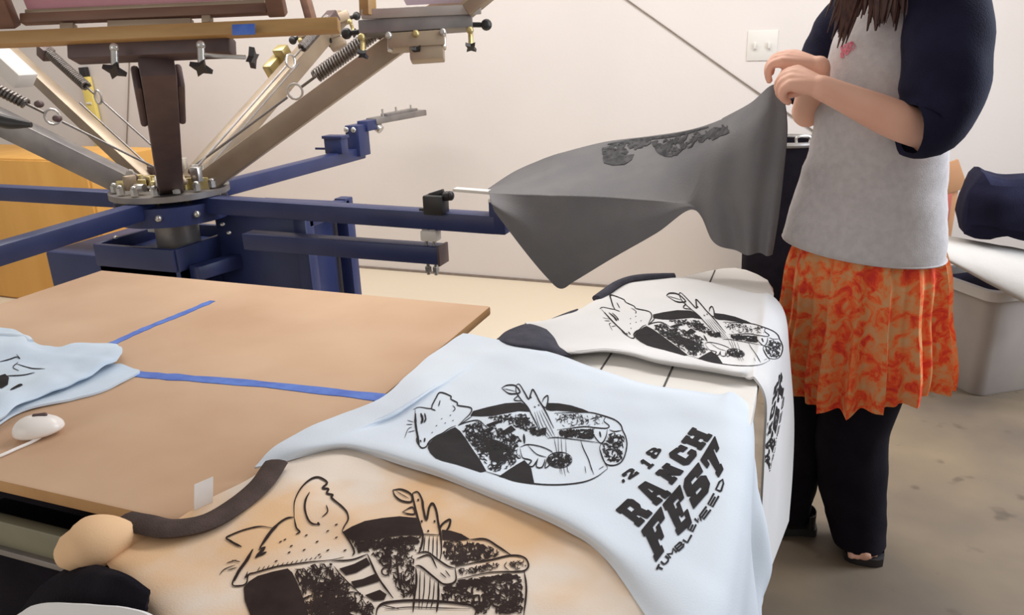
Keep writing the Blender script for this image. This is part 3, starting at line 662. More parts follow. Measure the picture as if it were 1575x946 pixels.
D = Decal(bvh_of(GB), zL); D.maxe = 30; lettering(D); D.build('printed_lettering', 'ink', sh2)

# ---- white shirt -----------------------------------------------------------------------
zw = TZ+.009
sh3 = thing('t_shirt', 'white printed shirt with dark slate sleeves and collar, farthest along the white table', 't-shirt', (-.3, 1.5, TZ), 'freshly printed shirts')
C = lambda a, c, r=.012: col2(zC(a), zC(c), r, 6, zw)
cW = [C((205, 327), (420, 478), .004), C((300, 318), (480, 474)), C((455, 266), (590, 470)), C((560, 208), (700, 487)), C((680, 142), (820, 520)), C((850, 110), (960, 542)), C((1000, 122), (1090, 562)), C((1150, 156), (1200, 582)),
 [W(-.085, 1.735, zw), W(-.085, 1.70, zw+.004), W(-.075, 1.6, zw), W(-.065, 1.42, zw), W(-.062, 1.30, zw+.006), W(-.062, 1.262, zw)],
 [W(-.052, 1.735, zw), W(-.052, 1.70, zw), W(-.05, 1.6, zw), W(-.05, 1.42, zw), W(-.05, 1.30, zw), W(-.05, 1.262, zw)],
 [W(-.018, 1.735, zw-.04), W(-.016, 1.70, zw-.04), W(-.022, 1.6, zw-.04), W(-.024, 1.42, zw-.04), W(-.026, 1.30, zw-.04), W(-.03, 1.262, zw-.04)],
 [W(0, 1.735, .61), W(-.002, 1.69, .61), W(-.018, 1.6, .61), W(-.014, 1.44, .61), W(-.026, 1.32, .61), W(-.026, 1.272, .61)],
 [W(.022, 1.725, .46), W(.010, 1.67, .46), W(-.006, 1.58, .46), W(-.014, 1.44, .46), W(-.018, 1.34, .46), W(-.022, 1.29, .46)],
 [W(.030, 1.71, .33), W(.016, 1.65, .32), W(.0, 1.56, .31), W(-.012, 1.45, .31), W(-.012, 1.36, .31), W(-.016, 1.31, .31)],
 [W(.032, 1.69, .21), W(.02, 1.64, .19), W(.004, 1.55, .18), W(-.006, 1.46, .19), W(-.008, 1.38, .21), W(-.010, 1.33, .23)]]
GW = sheet(cW, 110, 56, .0025, 8, 23)
build('shirt_body', sheet_bm(GW), 'white_shirt', sh3)
sl = [[pz(*zC(p), zw+.002+dz) for p, dz in c] for c in (
    [((80, 395), -.004), ((70, 402), 0), ((66, 408), 0), ((70, 420), -.004)], [((120, 362), 0), ((130, 395), .010), ((150, 425), .010), ((180, 446), -.002)],
    [((200, 331), 0), ((225, 380), .014), ((245, 430), .012), ((285, 470), -.002)], [((235, 330), .002), ((285, 370), .012), ((315, 430), .010), ((350, 474), 0)], [((290, 338), .0), ((340, 390), .004), ((370, 440), .004), ((425, 478), 0)])]
build('sleeve', sheet_bm(sheet(sl, 30, 24)), 'slate_cotton', sh3, label='dark slate raglan sleeve')
sl = [[pz(*zC(p), zw+.001) for p in c] for c in ([(300, 318), (305, 322), (310, 326)], [(350, 296), (352, 308), (356, 320)], [(410, 272), (415, 286), (420, 300)], [(452, 258), (458, 264), (462, 272)])]
build('sleeve', sheet_bm(sheet(sl, 20, 8)), 'slate_cotton', sh3, label='far sleeve edge in dark slate')
cc = cr([pz(*zC(p), zw+dz) for p, dz in [((542, 212), .004), ((585, 180), .008), ((640, 142), .01), ((700, 120), .01), ((770, 110), .009), ((850, 107), .007), ((905, 106), .004)]], 30)
band(cc, .024, .018, 0, 'collar', 'slate_cotton', sh3, .008)
hm = homography([(182, 300), (326, 165), (680, 140), (860, 148), (1400, 470), (868, 690), (256, 486), (512, 275), (1015, 555), (1326, 586), (812, 556), (1186, 279)],
                [(585, 330), (630, 222), (880, 190), (1000, 195), (1388, 470), (1140, 505), (700, 388), (790, 290), (1215, 440), (1355, 552), (1105, 425), (1280, 295)])
Dw = Decal(bvh_of(GW), lambda p: zC(hm(p))); art_reclined(Dw); Dw.build('printed_design', 'ink', sh3)
hl = homography([(62, 528), (490, 68), (668, 285), (286, 818)], [(118, 800), (212, 190), (292, 175), (170, 850)])
Dl = Decal(bvh_of(GW), lambda p: (hl(p)[0]/5.25+1150, hl(p)[1]/5.25+560)); Dl.maxe = 40; lettering(Dl, False); Dl.build('printed_lettering', 'ink', sh3)

# ---- small light blue shirt on the kraft table -------------------------------------------
sh4 = thing('t_shirt', 'folded light blue shirt lying on the kraft covered table beside the mouse', 't-shirt', (-1.3, .95, TZ))
z4 = TZ+.004
lo = [[pz(u, v, z4) for u, v in c] for c in ([(-60, 560), (-60, 620), (-55, 655), (-30, 672)], [(20, 560), (30, 590), (40, 615), (30, 634)], [(80, 560), (90, 590), (100, 605), (110, 614)], [(150, 560), (155, 575), (158, 590), (160, 600)], [(186, 560), (204, 566), (214, 569), (214, 573)])]
build('lower_layer', sheet_bm(sheet(lo, 40, 24, .002, 14, 5)), 'sky_shirt', sh4)
hi = [[pz(u, v, z4+dz) for u, v, dz in c] for c in (
   [(-80, 512, .008), (-80, 560, .012), (-75, 620, .014), (-60, 690, .006)], [(-20, 508, .010), (-20, 560, .016), (-10, 610, .02), (-10, 655, .006)], [(30, 513, .012), (30, 555, .018), (20, 600, .022), (10, 642, .006)],
   [(52, 529, .008), (60, 560, .016), (50, 595, .02), (35, 624, .006)], [(90, 536, .008), (95, 560, .016), (85, 585, .02), (62, 612, .006)], [(122, 530, .008), (130, 553, .014), (120, 575, .016), (100, 598, .006)],
   [(150, 529, .010), (160, 545, .014), (155, 562, .014), (140, 580, .006)], [(180, 531, .008), (188, 538, .012), (188, 546, .012), (180, 558, .006)])]
GH = sheet(hi, 60, 36, .006, 13, 8)
build('shirt_body', sheet_bm(GH), 'sky_shirt', sh4)
D = Decal(bvh_of(GH), lambda p: (p[0]/3.75, p[1]/3.75+440))
D.fill([(-10, 520), (30, 508), (52, 530), (45, 570), (10, 592), (-10, 590)]); D.line([(-10, 440), (50, 425), (95, 410), (115, 420), (95, 395)], 5); D.line([(95, 450), (180, 475), (260, 478)], 4); D.line([(20, 520), (130, 515), (200, 500)], 5)
D.line([(60, 600), (110, 575), (130, 570)], 12); D.line([(105, 440), (75, 470), (110, 490)], 4)
D.build('printed_design', 'ink', sh4)
cc = cr([pz(u, v, z4+.014) for u, v in [(-10, 514), (20, 516), (40, 520), (47, 526)]], 14); band(cc, .016, .012, 0, 'collar', 'sky_shirt', sh4, .006)

# ---- shirt below the tan one, mostly out of frame -----------------------------------------
sh5 = thing('t_shirt', 'white shirt with black sleeve hanging under the tan shirt at bottom left', 't-shirt', (-.6, .45, .6))
kk = [[py(u, v, y) for u, v, y in c] for c in (
   [(20, 960, .50), (45, 925, .50), (70, 900, .50), (100, 880, .51)], [(80, 975, .48), (95, 925, .48), (120, 890, .49), (150, 874, .50)], [(140, 985, .46), (155, 930, .46), (175, 895, .47), (190, 884, .48)], [(215, 990, .45), (222, 945, .45), (228, 925, .46), (232, 912, .47)])]
build('sleeve', sheet_bm(sheet(kk, 24, 24, .004, 14, 2)), 'black_cotton', sh5, label='black sleeve')
kk = [[py(u, v, y) for u, v, y in c] for c in (
   [(8, 985, .46), (14, 965, .46), (22, 950, .465)], [(40, 1000, .44), (52, 960, .44), (62, 930, .45)], [(110, 1010, .43), (118, 970, .43), (124, 930, .44)], [(190, 1010, .42), (200, 975, .42), (206, 940, .43)], [(250, 1010, .41), (250, 985, .41), (240, 955, .42)])]
build('shirt_body', sheet_bm(sheet(kk, 24, 16, .002, 14, 2)), 'white_shirt', sh5)

# ---- computer mouse ----------------------------------------------------------------------
mc = pz(58, 660, TZ+.012)
mo = thing('computer_mouse', 'white corded computer mouse on the kraft covered table', 'mouse', (mc.x, mc.y, TZ))
md = (pz(92, 650, TZ)-pz(25, 664, TZ)); md.z = 0; md.normalize(); ms_ = Vector((-md.y, md.x, 0))
b = BM(); t = bmesh.new(); bmesh.ops.create_uvsphere(t, u_segments=28, v_segments=18, radius=1)
def mfn(p):
    z = p.z*.024 if p.z > 0 else p.z*.011
    return Vector((mc.x, mc.y, TZ+.0115))+md*p.x*.036*(1+.04*p.x)+ms_*p.y*.026+W(0, 0, z*(1-.12*p.x))
merge(b, t, mfn); mb = build('mouse_body', b, 'mouse', mo)
b = BM(); p0 = Vector((mc.x, mc.y, TZ+.0345))+md*.004; add_tube(b, [p0+md*.010+W(0, 0, -.001), p0-md*.004+W(0, 0, .0005)], .0035, 10, 6, round_ends=True); build('scroll_wheel', b, 'dark_metal', mb)
e0 = Vector((mc.x, mc.y, TZ+.008))-md*.032
b = BM(); add_tube(b, [pz(62, 672, TZ+.006), pz(48, 680, TZ+.003), pz(25, 690, TZ+.003), pz(-5, 703, TZ+.003), pz(-60, 722, TZ+.003)], .0026, 8, 30); build('cord', b, 'mouse', mo)

# ------------------------------------------------------------------ screen printing press
hub = W(-2.106, 2.136, .80)
pr = thing('screen_printing_press', 'manual screen printing press with navy platen arms and raised steel print arms', 'printing press', (-2.106, 2.136, 0))
b = BM()
add_box(b, (-2.31, 2.24, .31), (.62, .48, .62), bev=.010)
add_box(b, (-1.82, 2.36, .375), (.36, .30, .75), bev=.010)
build('pedestal', b, 'navy_paint', pr, smooth=True)
b = BM(); add_bar(b, (-1.60, 2.19, 0), (-1.60, 2.19, .775), .05, .05); add_bar(b, (-1.60, 2.45, 0), (-1.60, 2.45, .775), .05, .05); add_bar(b, (-1.60, 2.19, .745), (-1.60, 2.45, .745), .05, .05); build('side_frame', b, 'navy_paint', pr)
b = BM(); add_bar(b, (-1.96, 2.03, .575), (-1.90, 2.34, .575), .05, .05); build('cross_rail', b, 'navy_paint', pr)
# open tray frame on the pedestal's near face
b = BM()
x0, x1, y0, y1, z0 = -2.36, -2.0, 2.0, 2.36, .655
for a, c in (((x0, y0), (x1, y0)), ((x1, y0), (x1, y1)), ((x0, y0), (x0, y1)), ((x0, y1), (x1, y1))):
    add_bar(b, (a[0], a[1], z0-.03), (c[0], c[1], z0-.03), .022, .08)
add_box(b, ((x0+x1)/2, (y0+y1)/2, z0-.10), (x1-x0, y1-y0, .08), bev=.004)
tray = build('tray_frame', b, 'navy_paint', pr)
b = BM(); add_box(b, py(243, 350, 2.2), (.07, .04, .03), bev=.004); build('tool_block', b, 'plate', tray)
for u, v in ((178, 365), (342, 345), (352, 358)):
    b = BM(); c = py(u, v, 2.03 if u < 200 else 2.14); add_ball(b, c, .009, (1, 1, .7), 12); build('bolt_head', b, 'chrome', tray)
b = BM(); add_cyl(b, (-2.106, 2.136, .6), (-2.106, 2.136, .86), .075, 28); add_cyl(b, (-2.106, 2.136, .83), (-2.106, 2.136, .85), .20, 40); build('hub_plate', b, 'grey_tube', pr)
b = BM(); add_cyl(b, (-2.106, 2.136, .745), (-2.106, 2.136, .81), .19, 40); build('lower_hub', b, 'navy_paint', pr)
for k in range(16):
    a = k*math.pi/8+.1; b = BM(); c = hub+W(.175*math.cos(a), .175*math.sin(a), .055); add_cyl(b, c, c+W(0, 0, .022), .013, 6); add_ball(b, c+W(0, 0, .026), .010, (1, 1, .6), 10)
    build('hub_bolt', b, 'chrome', pr)
for k in range(10):
    a = k*math.pi/5+.2; b = BM(); c = hub+W(.196*math.cos(a), .196*math.sin(a), -.02); add_ball(b, c, .012, (1, 1, 1), 10); build('rim_bolt', b, 'chrome', pr)
for k in range(22):
    a = k*2*math.pi/22+.15; q = .10+.06*random.random(); c = hub+W(q*math.cos(a), q*math.sin(a), .07+.05*random.random()); b = BM()
    if k % 3 == 0: add_box(b, c, (.04, .022, .05), (W(math.cos(a), math.sin(a), 0), W(-math.sin(a), math.cos(a), 0), W(0, 0, 1)), bev=.004)
    elif k % 3 == 1: add_cyl(b, c-W(-math.sin(a), math.cos(a), 0)*.02, c+W(-math.sin(a), math.cos(a), 0)*.02, .013, 8)
    else: add_ball(b, c, .015, (1, 1, .9), 10)
    build(('hinge_block', 'hinge_pin', 'hinge_nut')[k % 3], b, ('tan_tube', 'chrome', 'brass', 'chrome', 'dark_metal')[k % 5], pr)
arm_ends = {'right': W(-.83, 2.07, .80), 'back': W(-2.106, 3.42, .80), 'left': W(-3.35, 2.15, .80), 'near': W(-2.0, 1.10, .80)}
arms = {}
for k, e in arm_ends.items():
    d = (e-hub).normalized(); b = BM(); add_bar(b, hub+d*.12, e, .060, .056, bev=.005); arms[k] = build('platen_arm', b, 'navy_paint', pr)
# right arm: upright end bracket, registration clamp, height bolts and the lower support arm
e = arm_ends['right']
b = BM(); add_box(b, (e.x+.005, e.y, .825), (.05, .058, .105), bev=.004); build('end_bracket', b, 'navy_paint', arms['right'])
b = BM(); c = py(670, 308, 2.05); add_box(b, (c.x, c.y, .853), (.062, .055, .058), bev=.005); add_box(b, (c.x+.004, c.y, .885), (.05, .012, .014), (Vector((.95, 0, .3)).normalized(), W(0, 1, 0), Vector((-.3, 0, .95)).normalized()), bev=.002); add_box(b, (c.x-.04, c.y, .835), (.03, .014, .008), bev=.002)
cl = build('registration_clamp', b, 'black_plastic', arms['right'])
b = BM(); add_cyl(b, (c.x+.03, c.y, .878), (c.x+.05, c.y-.002, .880), .014, 14); add_ball(b, (c.x+.052, c.y-.002, .88), .014, (.6, 1, 1), 14); build('clamp_knob', b, 'black_plastic', cl)
la, lb = W(-1.75, 2.08, .695), W(-1.02, 2.07, .695)
b = BM(); add_bar(b, la, lb, .060, .056, bev=.004); sa = build('support_arm', b, 'navy_paint', pr)
b = BM(); add_box(b, (lb.x+.002, lb.y, lb.z), (.008, .066, .062), bev=.002); build('end_cap', b, 'dark_metal', sa)
for x in (-1.066, -1.040):
    b = BM(); add_cyl(b, (x, 2.06, .63), (x, 2.06, .78), .0055, 10); add_cyl(b, (x, 2.06, .745), (x, 2.06, .775), .013, 6); add_cyl(b, (x, 2.06, .64), (x, 2.06, .655), .011, 6); build('height_bolt', b, 'chrome', sa)
b = BM(); add_box(b, (-1.05, 2.06, .755), (.055, .04, .034), bev=.006); build('bolt_collar', b, 'plate', sa)
# back arm: clamp block, bolted bracket, bare platen holder
e = arm_ends['back']
b = BM(); add_box(b, (-2.106, 3.21, .862), (.095, .06, .075), bev=.004); add_box(b, (-2.106, 3.21, .902), (.11, .07, .014), bev=.003); add_box(b, (-2.19, 3.21, .845), (.07, .01, .01), bev=.002); build('registration_clamp', b, 'navy_paint', arms['back'])
b = BM(); add_box(b, (e.x+.01, e.y-.03, .865), (.075, .10, .15), bev=.004); add_box(b, (e.x+.03, e.y+.06, .93), (.06, .14, .05), bev=.004); eb = build('end_bracket', b, 'navy_paint', arms['back'])
for x in (-.018, .022):
    b = BM(); add_ball(b, (e.x+x, e.y-.082, .92), .014, (1, .6, 1), 12); build('bolt_head', b, 'chrome', eb)
b = BM(); add_bar(b, (e.x+.03, e.y+.08, .945), (e.x+.12, e.y+.46, .955), .075, .03, bev=.004); add_bar(b, (e.x+.06, e.y+.16, .965), (e.x+.10, e.y+.42, .972), .045, .02, bev=.003); hd = build('platen_holder', b, 'grey_tube', arms['back'])
for y in (.14, .26, .40):
    b = BM(); add_cyl(b, (e.x+.05+y*.1, e.y+y, .955), (e.x+.05+y*.1, e.y+y, 1.0), .006, 8); build('holder_bolt', b, 'chrome', hd)
b = BM(); add_cyl(b, (e.x+.05, e.y+.10, .915), (e.x+.07, e.y+.10, .90), .022, 12)
build('holder_knob', b, 'chrome', hd)
# the near arm carries brackets too, beyond the frame; left arm ends beyond the frame
for k in ('left', 'near'):
    e = arm_ends[k]; b = BM(); add_box(b, (e.x, e.y, .845), (.058, .058, .12), bev=.004); build('end_bracket', b, 'navy_paint', arms[k])
# platen under the grey shirt
b = BM(); add_box(b, (-.56, 2.03, .893), (.50, .18, .012), bev=.005); pl = build('platen', b, 'white_top', pr, label='cream printing platen')
b = BM(); add_bar(b, py(699, 291, 2.0), py(775, 297, 2.0), .03, .009, bev=.002); build('platen_tongue', b, 'white_top', pl)
b = BM(); add_bar(b, (-.84, 2.07, .879), (-.45, 2.07, .879), .06, .016); build('platen_rail', b, 'navy_paint', pl)

def star_knob(parent, c, ax, r=.022):
    ax = Vector(ax).normalized(); _, s, u = frame_from(ax, Vector((.3, 1, .2)))
    b = BM(); poly = []
    for k in range(8):
        a = k*math.pi/4; q = r if k % 2 == 0 else r*.42; poly.append(Vector(c)+s*q*math.cos(a)+u*q*math.sin(a))
    add_prism(b, poly, ax*.012); kb = build('star_knob', b, 'black_plastic', parent)
    return kb
def print_arm(end, w=.075, w2=.068, m='tan_tube', start_r=.10):
    end = Vector(end); h0 = W(hub.x, hub.y, .845); d = end-h0; dh = Vector((d.x, d.y, 0)).normalized()
    a = h0+dh*start_r; b = BM(); add_bar(b, a, end, w, w, bev=.005, w2=w2, h2=w2)
    A = build('print_arm', b, m, pr)
    _, s, u = frame_from(end-a)
    # pivot bracket with bolts at the hub
    for sg in (-1, 1):
        b = BM(); add_box(b, a+dh*.01+s*sg*(w/2+.008), (.10, .010, .09), (dh, s, W(0, 0, 1)), bev=.004); build('pivot_bracket', b, 'brass', A)
    b = BM(); add_cyl(b, a+dh*.02-s*(w/2+.026), a+dh*.02+s*(w/2+.026), .012, 10); build('pivot_bolt', b, 'chrome', A)
    return A, a, (end-a).normalized(), s, u
def spring_set(A, a, d, s, u, off, L0, L1, r=.016):
    """long rods with a coil spring and a ring hook beside an arm"""
    p = a+s*off+u*.075
    b = BM(); add_tube(b, [p, p+d*L0], .0045, 8); build('spring_rod', b, 'grey_tube', A)
    c0 = p+d*(L0+.035); b = BM(); ring = [c0+(d*math.cos(k*.5236)+u*math.sin(k*.5236))*.026 for k in range(13)]; add_tube(b, ring, .0045, 8); build('ring_hook', b, 'chrome', A)
    s0 = p+d*(L0+.065); b = BM(); n = 26*8; pts = []
    add_tube(b, [s0, s0+d*.06], .005, 8)
    for k in range(n+1):
        t = k/n; an = t*26*2*math.pi; pts.append(s0+d*(.06+(L1-L0-.14)*t)+(s*math.cos(an)+u*math.sin(an))*r)
    add_tube(b, pts, .0052, 6); build('coil_spring', b, 'spring', A)
    b = BM(); q = s0+d*(L1-L0-.09); add_box(b, q+d*.02-u*.01, (.06, .05, .05), (d, s, u), bev=.005); build('spring_anchor', b, 'dark_metal', A)
    b = BM(); p2 = a+s*(off-.035)+u*.02; add_tube(b, [p2, p2+d*(L0+.1)], .004, 8); build('spring_rod', b, 'grey_tube', A)

# near arm, seen end on, with clamp head holding a screen
nend = pt(240, 92, 1.72)
A, a, d, s, u = print_arm(nend, .080, .074, 'dark_metal', .03)
for sg in (-1, 1):
    b = BM(); q = a+(nend-a)*.80; add_box(b, q+s*sg*.046, (.26, .018, .06), (d, s, u), bev=.008); build('side_plate', b, 'dark_metal', A)
hc = pt(235, 76, 1.72)
cx_ = (pt(350, 70, 1.72)-pt(115, 80, 1.72)).normalized()      # across the clamp
cz_ = (pt(235, 60, 1.72)-pt(235, 90, 1.72)).normalized(); cz_ = (cz_-cx_*cz_.dot(cx_)).normalized(); cd_ = cx_.cross(cz_)
ax3 = (cx_, cd_, cz_)
b = BM(); add_box(b, hc, ((pt(358, 70, 1.72)-pt(112, 80, 1.72)).length, .05, .040), ax3, bev=.004); clampb = build('clamp_bar', b, 'dark_metal', A)
for uu, vv in ((176, 82), (309, 78)):
    c = pt(uu, vv, 1.66)
    b = BM(); add_ball(b, c+cz_*.012, .010, (1, 1, 1), 12); add_cyl(b, c+cz_*.004, c-cz_*.028, .008, 10); build('clamp_bolt', b, 'chrome', clampb)
    star_knob(clampb, c-cz_*.032, (cz_*-1+cd_*.5), .024)
b = BM(); add_tube(b, [pt(312, 84, 1.66), pt(335, 86, 1.66), pt(378, 88, 1.66)], .0045, 8); build('clamp_bolt', b, 'chrome', clampb)
star_knob(clampb, pt(384, 88, 1.66), (pt(396, 90, 1.66)-pt(380, 87, 1.66)), .024)

# screen in the near head: wooden rails, gap blocks, inner frame and pink mesh (tilted up and away from the arm)
e1 = cx_; e2 = (cz_*.80-cd_*.60 if cd_.dot(ray(235, 60)) > 0 else cz_*.80+cd_*.60).normalized(); e3 = e1.cross(e2)
scr = thing('printing_screen', 'wooden framed pink mesh screen clamped in the near print head', 'screen', pt(235, 50, 1.70))
def box_px(bm, u0, v0, u1, v1, t, th, m_ax=ax3, bev=.004):
    p, q = pt(u0, v0, t), pt(u1, v1, t); c = (p+q)/2; dd = q-p
    add_box(bm, c, (abs(dd.dot(m_ax[0])), th, abs(dd.dot(m_ax[2]))), m_ax, bev=bev)
b = BM(); add_bar(b, pt(-40, 63, 1.69), pt(522, 39, 1.69), .03, .030, cz_, bev=.004); build('back_rail', b, 'wood', scr)
r0 = pt(34, 30, 1.70); r1 = pt(412, 14, 1.70)
b = BM(); add_bar(b, r0, r1, .022, .022, cz_, bev=.003); build('inner_rail', b, 'wood_dark', scr)
b = BM(); add_bar(b, pt(40, 19, 1.70), pt(408, 3, 1.70), .012, .010, cz_, bev=.002); build('inner_lip', b, 'tan_tube', scr)
L2 = .52
for uu, vv, m_ in ((16, 42, 'wood_dark'), (428, 24, 'wood_dark')):
    p = pt(uu, vv, 1.695); b = BM(); add_bar(b, p, p+e2*L2, .038, .03, e3, bev=.004); build('side_rail', b, m_, scr)
p, q = pt(16, 42, 1.695)+e2*L2, pt(428, 24, 1.695)+e2*L2
b = BM(); add_bar(b, p-e1*.02, q+e1*.02, .03, .038, e3, bev=.004); build('front_rail', b, 'wood', scr)
b = BM(); g0, g1 = pt(42, 14, 1.70), pt(406, -2, 1.70); add_prism(b, [g0, g1, g1+e2*(L2-.04), g0+e2*(L2-.04)], e3*.0015); build('screen_mesh', b, 'mesh', scr)
for u0, v0, u1, v1 in ((95, 48, 116, 38), (168, 44, 296, 34), (312, 36, 326, 26)):
    b = BM(); p, q = pt(u0, (v0+v1)/2, 1.70), pt(u1, (v0+v1)/2-(u1-u0)*.03, 1.70); add_bar(b, p, q, .02, .016, cz_, bev=.002); build('spacer_block', b, 'tan_tube', scr)
b = BM(); p, q = pt(357, 46, 1.655), pt(392, 44.5, 1.655); add_bar(b, p, q, .002, .023, cz_, bev=.0005); build('tape_strip', b, 'tape', scr, label='square of blue tape')

# other print arms
def arm_to(az, el, L):
    a_, e_ = math.radians(az), math.radians(el)
    return W(hub.x, hub.y, .845)+W(math.cos(a_)*(.1+L*math.cos(e_)), math.sin(a_)*(.1+L*math.cos(e_)), L*math.sin(e_))
endb = arm_to(20, 32, 1.16)
Ab = print_arm(endb, .075, .072, 'tan_tube'); spring_set(Ab[0], Ab[1], Ab[2], Ab[3], Ab[4], -.075 if Ab[3].dot(Vector((0, 1, 0))) < 0 else .075, .44, .86, .020)
endc = arm_to(84, 32, 1.10)
Ac = print_arm(endc, .075, .070, 'tan_tube'); spring_set(Ac[0], Ac[1], Ac[2], Ac[3], Ac[4], .07, .62, .98)
ende = arm_to(163, 26, 1.15); Ae = print_arm(ende, .052, .048, 'tan_tube'); spring_set(Ae[0], Ae[1], Ae[2], Ae[3], Ae[4], .07, .5, .95)
endd = arm_to(205, 31, 1.12); Ad = print_arm(endd, .078, .074, 'grey_tube'); spring_set(Ad[0], Ad[1], Ad[2], Ad[3], Ad[4], .075, .34, .8)
# clamp heads with hardware on the arms at the back
def head(A, c, a1, a2, n_bar=.30, m='grey_tube', seed=1):
    """clamp bar across the arm end, hinge blocks, bolts and star knobs"""
    rnd = random.Random(seed); A0 = A[0]; ax1 = Vector(a1).normalized(); az = Vector(a2); az = (az-ax1*az.dot(ax1)).normalized(); ay = az.cross(ax1)
    b = BM(); add_box(b, c, (n_bar, .05, .045), (ax1, ay, az), bev=.004); cb = build('clamp_bar', b, m, A0)
    b = BM(); add_box(b, c-az*.05, (n_bar*.5, .06, .05), (ax1, ay, az), bev=.006); add_box(b, c-az*.09+ax1*.03, (n_bar*.3, .05, .05), (ax1, ay, az), bev=.006); build('hinge_block', b, 'tan_tube', A0)
    for k in range(5):
        p = c+ax1*(k/4-.5)*n_bar*.95-az*.045; q = p-az*.035-ay*.02
        b = BM(); add_cyl(b, p+az*.02, q, .008, 8); add_ball(b, p+az*.01-ay*.03, .012, (1, 1, 1), 10); build('clamp_bolt', b, 'chrome' if k % 2 else 'brass', cb)
        if k in (0, 2, 4): star_knob(cb, q, -az-ay*.4+ax1*(rnd.random()-.5), .022)
    for sg in (-1, 1):
        b = BM(); p = c+ax1*sg*n_bar*.62-az*.01; add_ball(b, p, .018, (1, 1, 1), 10); add_cyl(b, c+ax1*sg*n_bar*.4-az*.005, p, .008, 8); build('side_knob', b, 'black_plastic', cb)
    return cb
tb = (endb-CAM).dot(Vector((-.3401, .8830, -.3232)))
hb = pt(640, 40, tb-.06)
head(Ab, hb, pt(720, 36, tb)-pt(560, 46, tb), pt(640, 0, tb)-pt(640, 50, tb), .36, 'grey_tube', 3)
scr2 = thing('printing_screen', 'grey framed lilac mesh screen on the right-hand raised print arm', 'screen', pt(640, 20, tb-.08))
b = BM(); add_bar(b, pt(556, 22, tb-.08), pt(740, 14, tb-.08), .03, .030, W(0, 0, 1), bev=.004); build('back_rail', b, 'grey_frame', scr2)
for (u0, v0), (u1, v1), m_ in (((566, 24), (562, -70), 'wood'), ((718, 18), (800, -50), 'tan_tube')):
    b = BM(); add_bar(b, pt(u0, v0, tb-.08), pt(u1, v1, tb-.12), .04, .04, Vector((.2, 1, 0)), bev=.004); build('side_rail', b, m_, scr2)
b = BM(); add_prism(b, [pt(625, 8, tb-.07), pt(708, 4, tb-.07), pt(760, -60, tb-.11), pt(590, -60, tb-.11)], W(0, .0015, 0)); build('screen_mesh', b, 'mesh_lilac', scr2)
b = BM(); add_bar(b, pt(562, -66, tb-.12), pt(802, -52, tb-.12), .03, .03); build('front_rail', b, 'wood', scr2)
tc_ = (endc-CAM).dot(Vector((-.3401, .8830, -.3232)))
head(Ac, pt(498, 40, tc_-.05), pt(545, 20, tc_)-pt(440, 60, tc_), pt(500, 0, tc_)-pt(495, 60, tc_), .24, 'tan_tube', 5)
b = BM(); add_box(b, pt(424, 104, tc_-.12), (.10, .05, .08), (Ac[2], Ac[3], Ac[4]), bev=.012); add_box(b, pt(438, 88, tc_-.12), (.05, .06, .10), (Ac[2], Ac[3], Ac[4]), bev=.01); build('stop_block', b, 'brass', Ac[0])
b = BM(); add_bar(b, pt(480, 36, tc_-.3), pt(462, -30, tc_-.35), .07, .03); build('screen_holder', b, 'wood_dark', Ac[0])
td = 2.35
b = BM(); add_bar(b, pt(-20, 70, td), pt(40, 125, td), .07, .05); build('counterweight_housing', b, 'plate', Ae[0])
b = BM(); add_tube(b, [pt(-20, 178, td), pt(10, 188, td), pt(48, 192, td)], [.018, .02, .008], 10, 12); build('handle_grip', b, 'black_plastic', Ad[0])
for uu, vv in ((22, 120), (60, 160), (88, 182)):
    b = BM(); add_ball(b, pt(uu, vv, td), .014, (1, 1, .8), 10); build('knob', b, 'dark_metal', Ae[0])

# ------------------------------------------------------------------ grey shirt pulled off the platen
g = thing('t_shirt', 'dark grey shirt being lifted off the platen by the person', 't-shirt', (-.4, 1.95, .9))
zp = .915
cols = [
 [py(750, 290, 2.14), py(751, 293, 2.0), pz(752, 297, zp), py(756, 312, 1.86), py(760, 325, 1.86)],
 [py(790, 264, 2.20), py(795, 282, 2.04), py(798, 299, 1.90), py(800, 340, 1.86), py(808, 388, 1.85)],
 [py(828, 247, 2.22), py(828, 276, 2.05), py(830, 300, 1.90), py(836, 370, 1.86), py(842, 428, 1.845)],
 [py(846, 240, 2.22), py(846, 272, 2.05), py(848, 301, 1.90), py(856, 376, 1.86), py(862, 444, 1.84)],
 [py(866, 234, 2.22), py(866, 270, 2.05), py(868, 301, 1.90), py(876, 372, 1.86), py(884, 432, 1.84)],
 [py(930, 218, 2.22), py(930, 264, 2.05), py(930, 303, 1.90), py(938, 350, 1.87), py(940, 398, 1.85)],
 [py(1000, 209, 2.18), py(1000, 262, 2.02), py(1000, 308, 1.90), py(1004, 335, 1.88), py(1010, 358, 1.87)],
 [py(1058, 200, 2.10), py(1050, 262, 1.98), py(1055, 311, 1.90), py(1060, 317, 1.89), py(1066, 322, 1.89)],
 [py(1108, 184, 2.0), py(1085, 240, 1.92), py(1085, 296, 1.88), py(1090, 335, 1.87), py(1096, 370, 1.87)],
 [py(1152, 160, 1.92), py(1128, 220, 1.84), py(1120, 290, 1.84), py(1130, 345, 1.86), py(1136, 388, 1.87)],
 [py(1182, 134, 1.82), py(1178, 190, 1.78), py(1168, 270, 1.80), py(1165, 340, 1.84), py(1165, 391, 1.86)],
 [py(1202, 130, 1.80), py(1210, 195, 1.80), py(1204, 270, 1.84), py(1196, 340, 1.87), py(1188, 391, 1.88)]]
def crease(c):
    f_ = c[2]; return [c[0], c[0].lerp(c[1], .5), c[1], f_.lerp(c[1], .18), f_.lerp(c[1], .05), f_, f_.lerp(c[3], .10), f_.lerp(c[3], .35), c[3], c[3].lerp(c[4], .5), c[4]]
def plain(c): return cr(c, 11)
